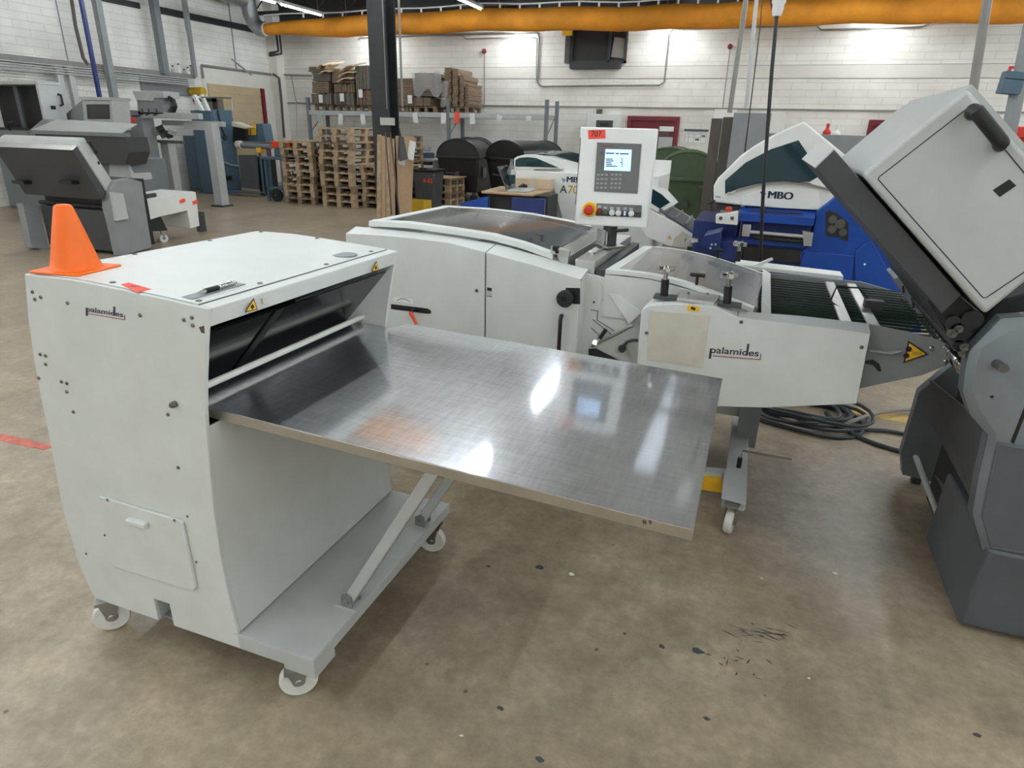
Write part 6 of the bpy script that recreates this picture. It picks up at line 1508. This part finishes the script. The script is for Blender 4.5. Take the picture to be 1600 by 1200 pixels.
q = P(90, 156, x=a1.x); MB().tube([Vector((a1.x, OY+.34, q.z+.09)), Vector((a1.x+.06, OY+.34, q.z+.08)), Vector((a1.x+.06, OY+.34, q.z-.08)), Vector((a1.x, OY+.34, q.z-.09))], .02, 8).build('handle', M['handle'], oh)
MB().box(a1.x, a1.x+.003, OY+.15, OY+.24, (zb_+zt_)/2-.06, (zb_+zt_)/2).build('grip_slot', M['black'], oh)
# console
cs = thing('operator_console', 'grey operator console with dark screen under the blue pole', 'console', P(155, 250, y=9.0).xy.to_3d())
cf = PY(9.0, (128, 156), (175, 157), (179, 203), (132, 203))
MB().prism(cf, (0, .35, 0)).build('console_head', M['lgrey'], cs, .01)
MB().prism([cf[0], cf[3], P(104, 190, y=9.15), P(103, 178, y=9.25)], (0, .2, 0)).build('side_wing', M['mgrey'], cs, .006)
MB().prism(PY(8.998, (135, 163), (171, 163), (172, 186), (137, 186)), (0, -.004, 0)).build('screen', M['plexi'], cs)
MB().prism([p+Vector((0, -.03, .0)) for p in (cf[0], cf[1])]+[cf[1]+Vector((.02, -.03, .05)), cf[0]+Vector((-.02, -.03, .05))], (0, .4, 0)).build('top_cap', M['lgrey'], cs)
MB().box(cf[3].x+.1, cf[2].x-.1, 9.1, 9.3, 0, cf[3].z+.02).build('pedestal', M['grey'], cs)
MB().prism(PY(9.14, (105, 188), (125, 176), (126, 178), (106, 191)), (0, -.006, 0)).build('vent_slot', M['dark'], cs)
# portal machine
pt = thing('gripper_portal', 'grey portal frame machine with gripper head near the left wall', 'machine', (-11.2, 10.8, 0))
GY = 10.7
MB().prism(PY(GY, (184.5, 171), (219, 173), (241, 300), (212, 300)), (0, .3, 0)).build('tower', M['mgrey'], pt, .008)
q = P(208, 187, y=GY-.002); MB().obox(q, (.14, .004, .1), rotm(0, .1, 0)).build('red_sticker', M['tag'], pt)
MB().box(P(206, 180, y=GY).x, P(218, 180, y=GY).x, GY-.004, GY, P(206, 180, y=GY).z-.03, P(206, 180, y=GY).z).build('name_strip', M['dblue'], pt)
xa_ = P(219, 180, y=GY).x; xb_ = P(310, 182, y=GY).x; zz_ = P(260, 181, y=GY).z
MB().box(xa_, xb_, GY, GY+.12, zz_-.05, zz_+.06).build('cross_beam', M['lgrey'], pt, .006)
MB().box(xa_, xb_+.1, GY+.5, GY+.6, zz_-.18, zz_-.08).build('cross_beam', M['lgrey'], pt, .006)
xl0, xl1 = P(317.7, 192, y=GY+.05).x, P(330, 192, y=GY+.05).x
MB().box(xl0, xl1, GY+.05, GY+.25, .03, P(320, 192, y=GY+.05).z).build('leg', M['lgrey'], pt, .006)
MB().box(xl0-.05, xl1+.05, GY+.0, GY+.3, 0, .03).build('foot_plate', M['dgrey'], pt)
xl2, xl3 = P(250, 225, y=GY+.5).x, P(262, 225, y=GY+.5).x
MB().box(xl2, xl3, GY+.5, GY+.7, 0, P(255, 220, y=GY+.5).z).build('leg', M['lgrey'], pt, .006)
MB().prism([Vector((xl0-.55, GY+.1, P(300, 193, y=GY).z)), Vector((xl0, GY+.1, P(300, 193, y=GY).z)), Vector((xl0, GY+.1, P(300, 203, y=GY).z)), Vector((xl0-.55, GY+.1, P(300, 203, y=GY).z))], (0, .15, 0)).build('slide_head', M['lgrey'], pt)
hb3 = MB().prism(PY(GY-.02, (206, 142), (255, 143), (255, 153), (240, 153), (240, 158), (213, 157)), (0, .4, 0)).build('gripper_head', M['lgrey'], pt, .008)
MB().prism(PY(GY+.0, (214, 157), (253, 153), (255, 178), (216, 178)), (0, .25, 0)).build('head_plate', M['mgrey'], hb3)
for dx in (0, 8):
    MB().tube(PY(GY+.1, (256+dx, 152), (266+dx*.7, 157), (269+dx*.7, 166), (264+dx*.8, 178)), .035, 8).build('hose', M['black' if dx else 'dgrey'], hb3)
for u in (222, 232, 244): MB().tube(PY(GY-.03, (u, 170), (u+1, 178), (u-4, 180)), .012, 6).build('cable', M['black'], hb3)
random.seed(21)
for k in range(8):
    q = P(226+k*6.2, 205+random.uniform(-7, 8), y=GY+.3); MB().obox(q, (.14, .12, .1), rotm(.3, .4, k)).build('gripper_unit', M[('dark', 'steel', 'dgrey', 'lgrey')[k % 4]], pt)
MB().box(P(226, 210, y=GY+.3).x-.05, P(272, 210, y=GY+.3).x+.05, GY+.42, GY+.5, P(240, 221, y=GY+.3).z-.03, P(240, 221, y=GY+.3).z+.03).build('gripper_rail', M['steel'], pt)
tag(MB().tube(PY(GY+.2, (200, 300), (230, 303), (262, 298), (275, 300)), .03, 8).build('floor_hose', M['dgrey']), 'dark hose lying at the foot of the portal machine', 'hose')
# slate blue machine
bc = P(347, 304, z=0)
sb_ = thing('slate_blue_cabinet', 'tall slate blue machine cabinet behind the portal leg', 'cabinet', (bc.x-.3, bc.y+.4, 0))
xf0, xf1 = P(297, 173, y=bc.y).x, P(329.5, 173, y=bc.y).x; xf1 = bc.x
zt3 = P(329, 173, y=bc.y).z; dpt = P(363, 176, x=bc.x).y-bc.y
MB().box(xf0, xf1, bc.y, bc.y+dpt, .02, zt3).build('body', M['tblue'], sb_, .01)
MB().box(xf1-.01, xf1+.02, bc.y+.03, bc.y+dpt-.03, zt3-.3, zt3+.03).build('top_cap', M['tblue'], sb_, .005)
MB().box(xf1, xf1+.015, bc.y+.1, bc.y+dpt-.1, .1, zt3-.4).build('door', M['tblue'], sb_, .004)
q = P(350, 215, x=xf1+.02); MB().cyl(q, q+Vector((.06, 0, 0)), .05, n=12).build('motor_plug', M['dgrey'], sb_)
MB().tube([q+Vector((.05, 0, 0)), P(346, 200, x=xf1+.06), P(340, 172, x=xf1+.04)], .018, 7).build('cable', M['black'], sb_)
q = P(357, 278, x=xf1+.02); MB().obox(q, (.08, .16, .10)).build('valve', M['black'], sb_, .01)
MB().tube([P(350, 253, x=xf1+.03), P(362, 258, x=xf1+.06), P(372, 259, x=xf1+.05)], .015, 7).build('hose', M['lgrey'], sb_)
MB().box(xf0-.05, xf1+.05, bc.y-.05, bc.y+dpt+.05, 0, .02).build('base_plate', M['tblue'], sb_)
MB().box(xf0-.55, xf0, bc.y+.2, bc.y+dpt, .05, P(285, 205, y=bc.y+.2).z-.1).build('side_unit', M['tblue'], sb_, .01)
# frame on top of cabinet, yellow roll, dark window unit
MB().tube([Vector((xf0+.1, bc.y+.3, zt3)), Vector((xf0+.1, bc.y+.3, P(325, 152, y=bc.y+.3).z)), Vector((xf1+.2, bc.y+.5, P(325, 152, y=bc.y+.3).z)), Vector((xf1+.2, bc.y+.5, zt3))], .018, 7).build('top_frame', M['steel'], sb_)
MB().obox(P(312, 165, y=bc.y+.2), (.08, .08, .5), rotm(0, -.5, 0)).build('white_strut', M['bwhite'], sb_); MB().obox(P(322, 165, y=bc.y+.4), (.08, .08, .5), rotm(0, -.4, 0)).build('white_strut', M['bwhite'], sb_)
q = P(308, 143, y=bc.y+.9)
tag(MB().cyl(q-Vector((.18, 0, 0)), q+Vector((.2, 0, 0)), .10, n=16).build('yellow_roll', M['crate']), 'yellow roll above the slate blue cabinet', 'roll')
a = P(275, 153, y=bc.y+1.0); b = P(338, 178, y=bc.y+1.0)
du2 = thing('dark_window_unit', 'black framed unit behind the slate blue cabinet', 'machine', ((a.x+b.x)/2, bc.y+1.1, 0))
mb = MB(); mb.box(a.x, b.x, bc.y+1.0, bc.y+1.08, a.z-.08, a.z); mb.box(a.x, b.x, bc.y+1.0, bc.y+1.08, b.z, b.z+.08); mb.box(a.x, a.x+.08, bc.y+1.0, bc.y+1.08, b.z, a.z); mb.box(b.x-.08, b.x, bc.y+1.0, bc.y+1.08, b.z, a.z); mb.build('frame', M['dark'], du2)
MB().box(a.x+.05, b.x-.05, bc.y+1.3, bc.y+1.34, b.z, a.z).build('pane', M['smoke'], du2)
MB().box(a.x+.1, b.x-.1, bc.y+1.05, bc.y+1.3, 0, b.z).build('stand', M['dgrey'], du2)
# roller unit right of it
ru = thing('roller_unit', 'slate blue roller unit with yellow guards beside the trolley', 'machine', P(395, 300, y=12.9).xy.to_3d())
UY = 12.9
MB().prism(PY(UY+.5, (376, 194), (410, 193), (415, 221), (372, 221)), (0, .3, 0)).build('guard_housing', M['tblue'], ru, .006)
MB().prism(PY(UY+.48, (382, 193), (390, 193.5), (391, 211), (383, 211)), (0, -.01, 0)).build('yellow_guard', M['yellow'], ru); MB().prism(PY(UY+.48, (392, 193.5), (400, 194), (400, 211), (393, 211)), (0, -.01, 0)).build('yellow_guard', M['yellow'], ru)
MB().cyl(P(374, 227, y=UY), P(424, 229, y=UY), .06, n=14).build('long_roller', M['grey'], ru); MB().cyl(P(371, 226, y=UY-.01), P(377, 226, y=UY-.01), .09, n=14).build('roller_end', M['beige'], ru)
MB().cyl(P(378, 222, y=UY+.3), P(430, 223, y=UY+.3), .025, n=10).build('thin_roller', M['steel'], ru)
MB().prism(PY(UY, (372, 242), (400, 242), (404, 296), (377, 293)), (0, .04, 0)).build('side_plate', M['ggrey'], ru)
MB().prism(PY(UY+.02, (362, 190), (385, 199), (383, 201), (362, 197)), (0, .3, 0)).build('paper_tray', M['beige'], ru)
MB().prism(PY(UY+.3, (364, 198), (383, 202), (384, 222), (364, 222)), (0, .1, 0)).build('inner_frame', M['dark'], ru)
MB().cyl(P(373, 245, y=UY+.02), P(400, 246, y=UY+.02), .02, n=8).build('thin_roller', M['steel'], ru)
MB().box(P(402, 260, y=UY+.3).x, P(414, 260, y=UY+.3).x, UY+.3, UY+.7, 0, P(405, 245, y=UY+.3).z).build('dark_cover', M['dark'], ru)
MB().obox(P(385, 300, y=UY-.1), (.9, .3, .03)).build('foot_rail', M['tblue'], ru)
for u in (405, 418): MB().cyl(P(u, 232, y=UY+.1), Vector((P(u, 232, y=UY+.1).x, UY+.1, 0)), .03, n=8).build('leg', M['tblue'], ru)
tag(MB().box(P(404, 235, y=UY).x, P(410, 235, y=UY).x, UY-.08, UY+.06, P(404, 235, y=UY).z-.05, P(404, 235, y=UY).z+.06).build('yellow_can', M['yellow'], bevel=.01), 'small yellow can on the roller unit', 'can')
# trolley
tq = P(420, 314, z=0)
tr_ = thing('workshop_trolley', 'blue workshop trolley with one dark wheel beside the pallets', 'trolley', (tq.x+.4, tq.y+.3, 0))
zt4 = P(417, 249, y=tq.y).z; zs4 = P(425, 293, y=tq.y).z
for dx in (0, .44):
    for dy in (0, .55): MB().box(tq.x-.03+dx, tq.x+.03+dx, tq.y+dy, tq.y+dy+.06, .06 if dx else .0, zt4).build('leg', M['tblue'], tr_, .004)
MB().box(tq.x-.05, tq.x+.50, tq.y-.03, tq.y+.65, zt4, zt4+.05).build('top_shelf', M['tblue'], tr_, .006)
MB().box(tq.x-.03, tq.x+.48, tq.y, tq.y+.6, zs4-.05, zs4).build('lower_shelf', M['tblue'], tr_, .006)
for dy in (.0, .6): MB().cyl((tq.x+.25, tq.y+dy-.03, .14), (tq.x+.25, tq.y+dy+.03, .14), .14, n=18).build('wheel', M['rubber'], tr_)
MB().cyl((tq.x+.25, tq.y-.06, .14), (tq.x+.25, tq.y+.66, .14), .02, n=8).build('axle', M['steel'], tr_)
hw = MB(); c_ = Vector((tq.x+.38, tq.y+.25, (zt4+zs4)/2)); hw.tube([c_+Vector((.16*math.cos(t*math.pi/9), 0, .16*math.sin(t*math.pi/9))) for t in range(19)], .015, 6); hw.build('hand_wheel', M['black'], tr_)
tag(MB().obox(P(441, 226, y=tq.y+.3), (.5, .12, .14)).build('orange_lamp_bar', M['redl'], bevel=.01), 'orange and white marker bar above the trolley', 'marker')
tag(MB().box(P(441, 226, y=tq.y+.3).x-.2, P(441, 226, y=tq.y+.3).x+.2, tq.y+.25, tq.y+.4, zt4+.05, P(441, 226, y=tq.y+.3).z-.07).build('tool_stand', M['tblue'], bevel=.01), 'slate blue stand on the trolley under the marker bar', 'stand')

# dark scuffs left by wheels on the open floor
random.seed(9)
sm_ = MB()
for k in range(34):
    if k < 20: u, v = random.gauss(1195, 26), random.gauss(990, 9)
    else: u, v = random.gauss(1150, 30), random.gauss(1030, 14)
    q = P(u, v, z=0); an = random.uniform(-.4, .5) if k < 20 else random.uniform(0, 3); L_ = random.uniform(.008, .05)*(1 if k < 20 else .5); w_ = random.uniform(.0012, .004)
    d_ = Vector((math.cos(an), math.sin(an), 0)); n_ = Vector((-d_.y, d_.x, 0))
    sm_.prism([Vector((p.x, p.y, .0003)) for p in (q-d_*L_, q-n_*w_, q+d_*L_, q+n_*w_*.7)], (0, 0, .0004))
so_ = tag(sm_.build('scuff_marks', M['fleck']), 'dark scuff marks on the open concrete floor', 'scuff')
so_['kind'] = 'stuff'
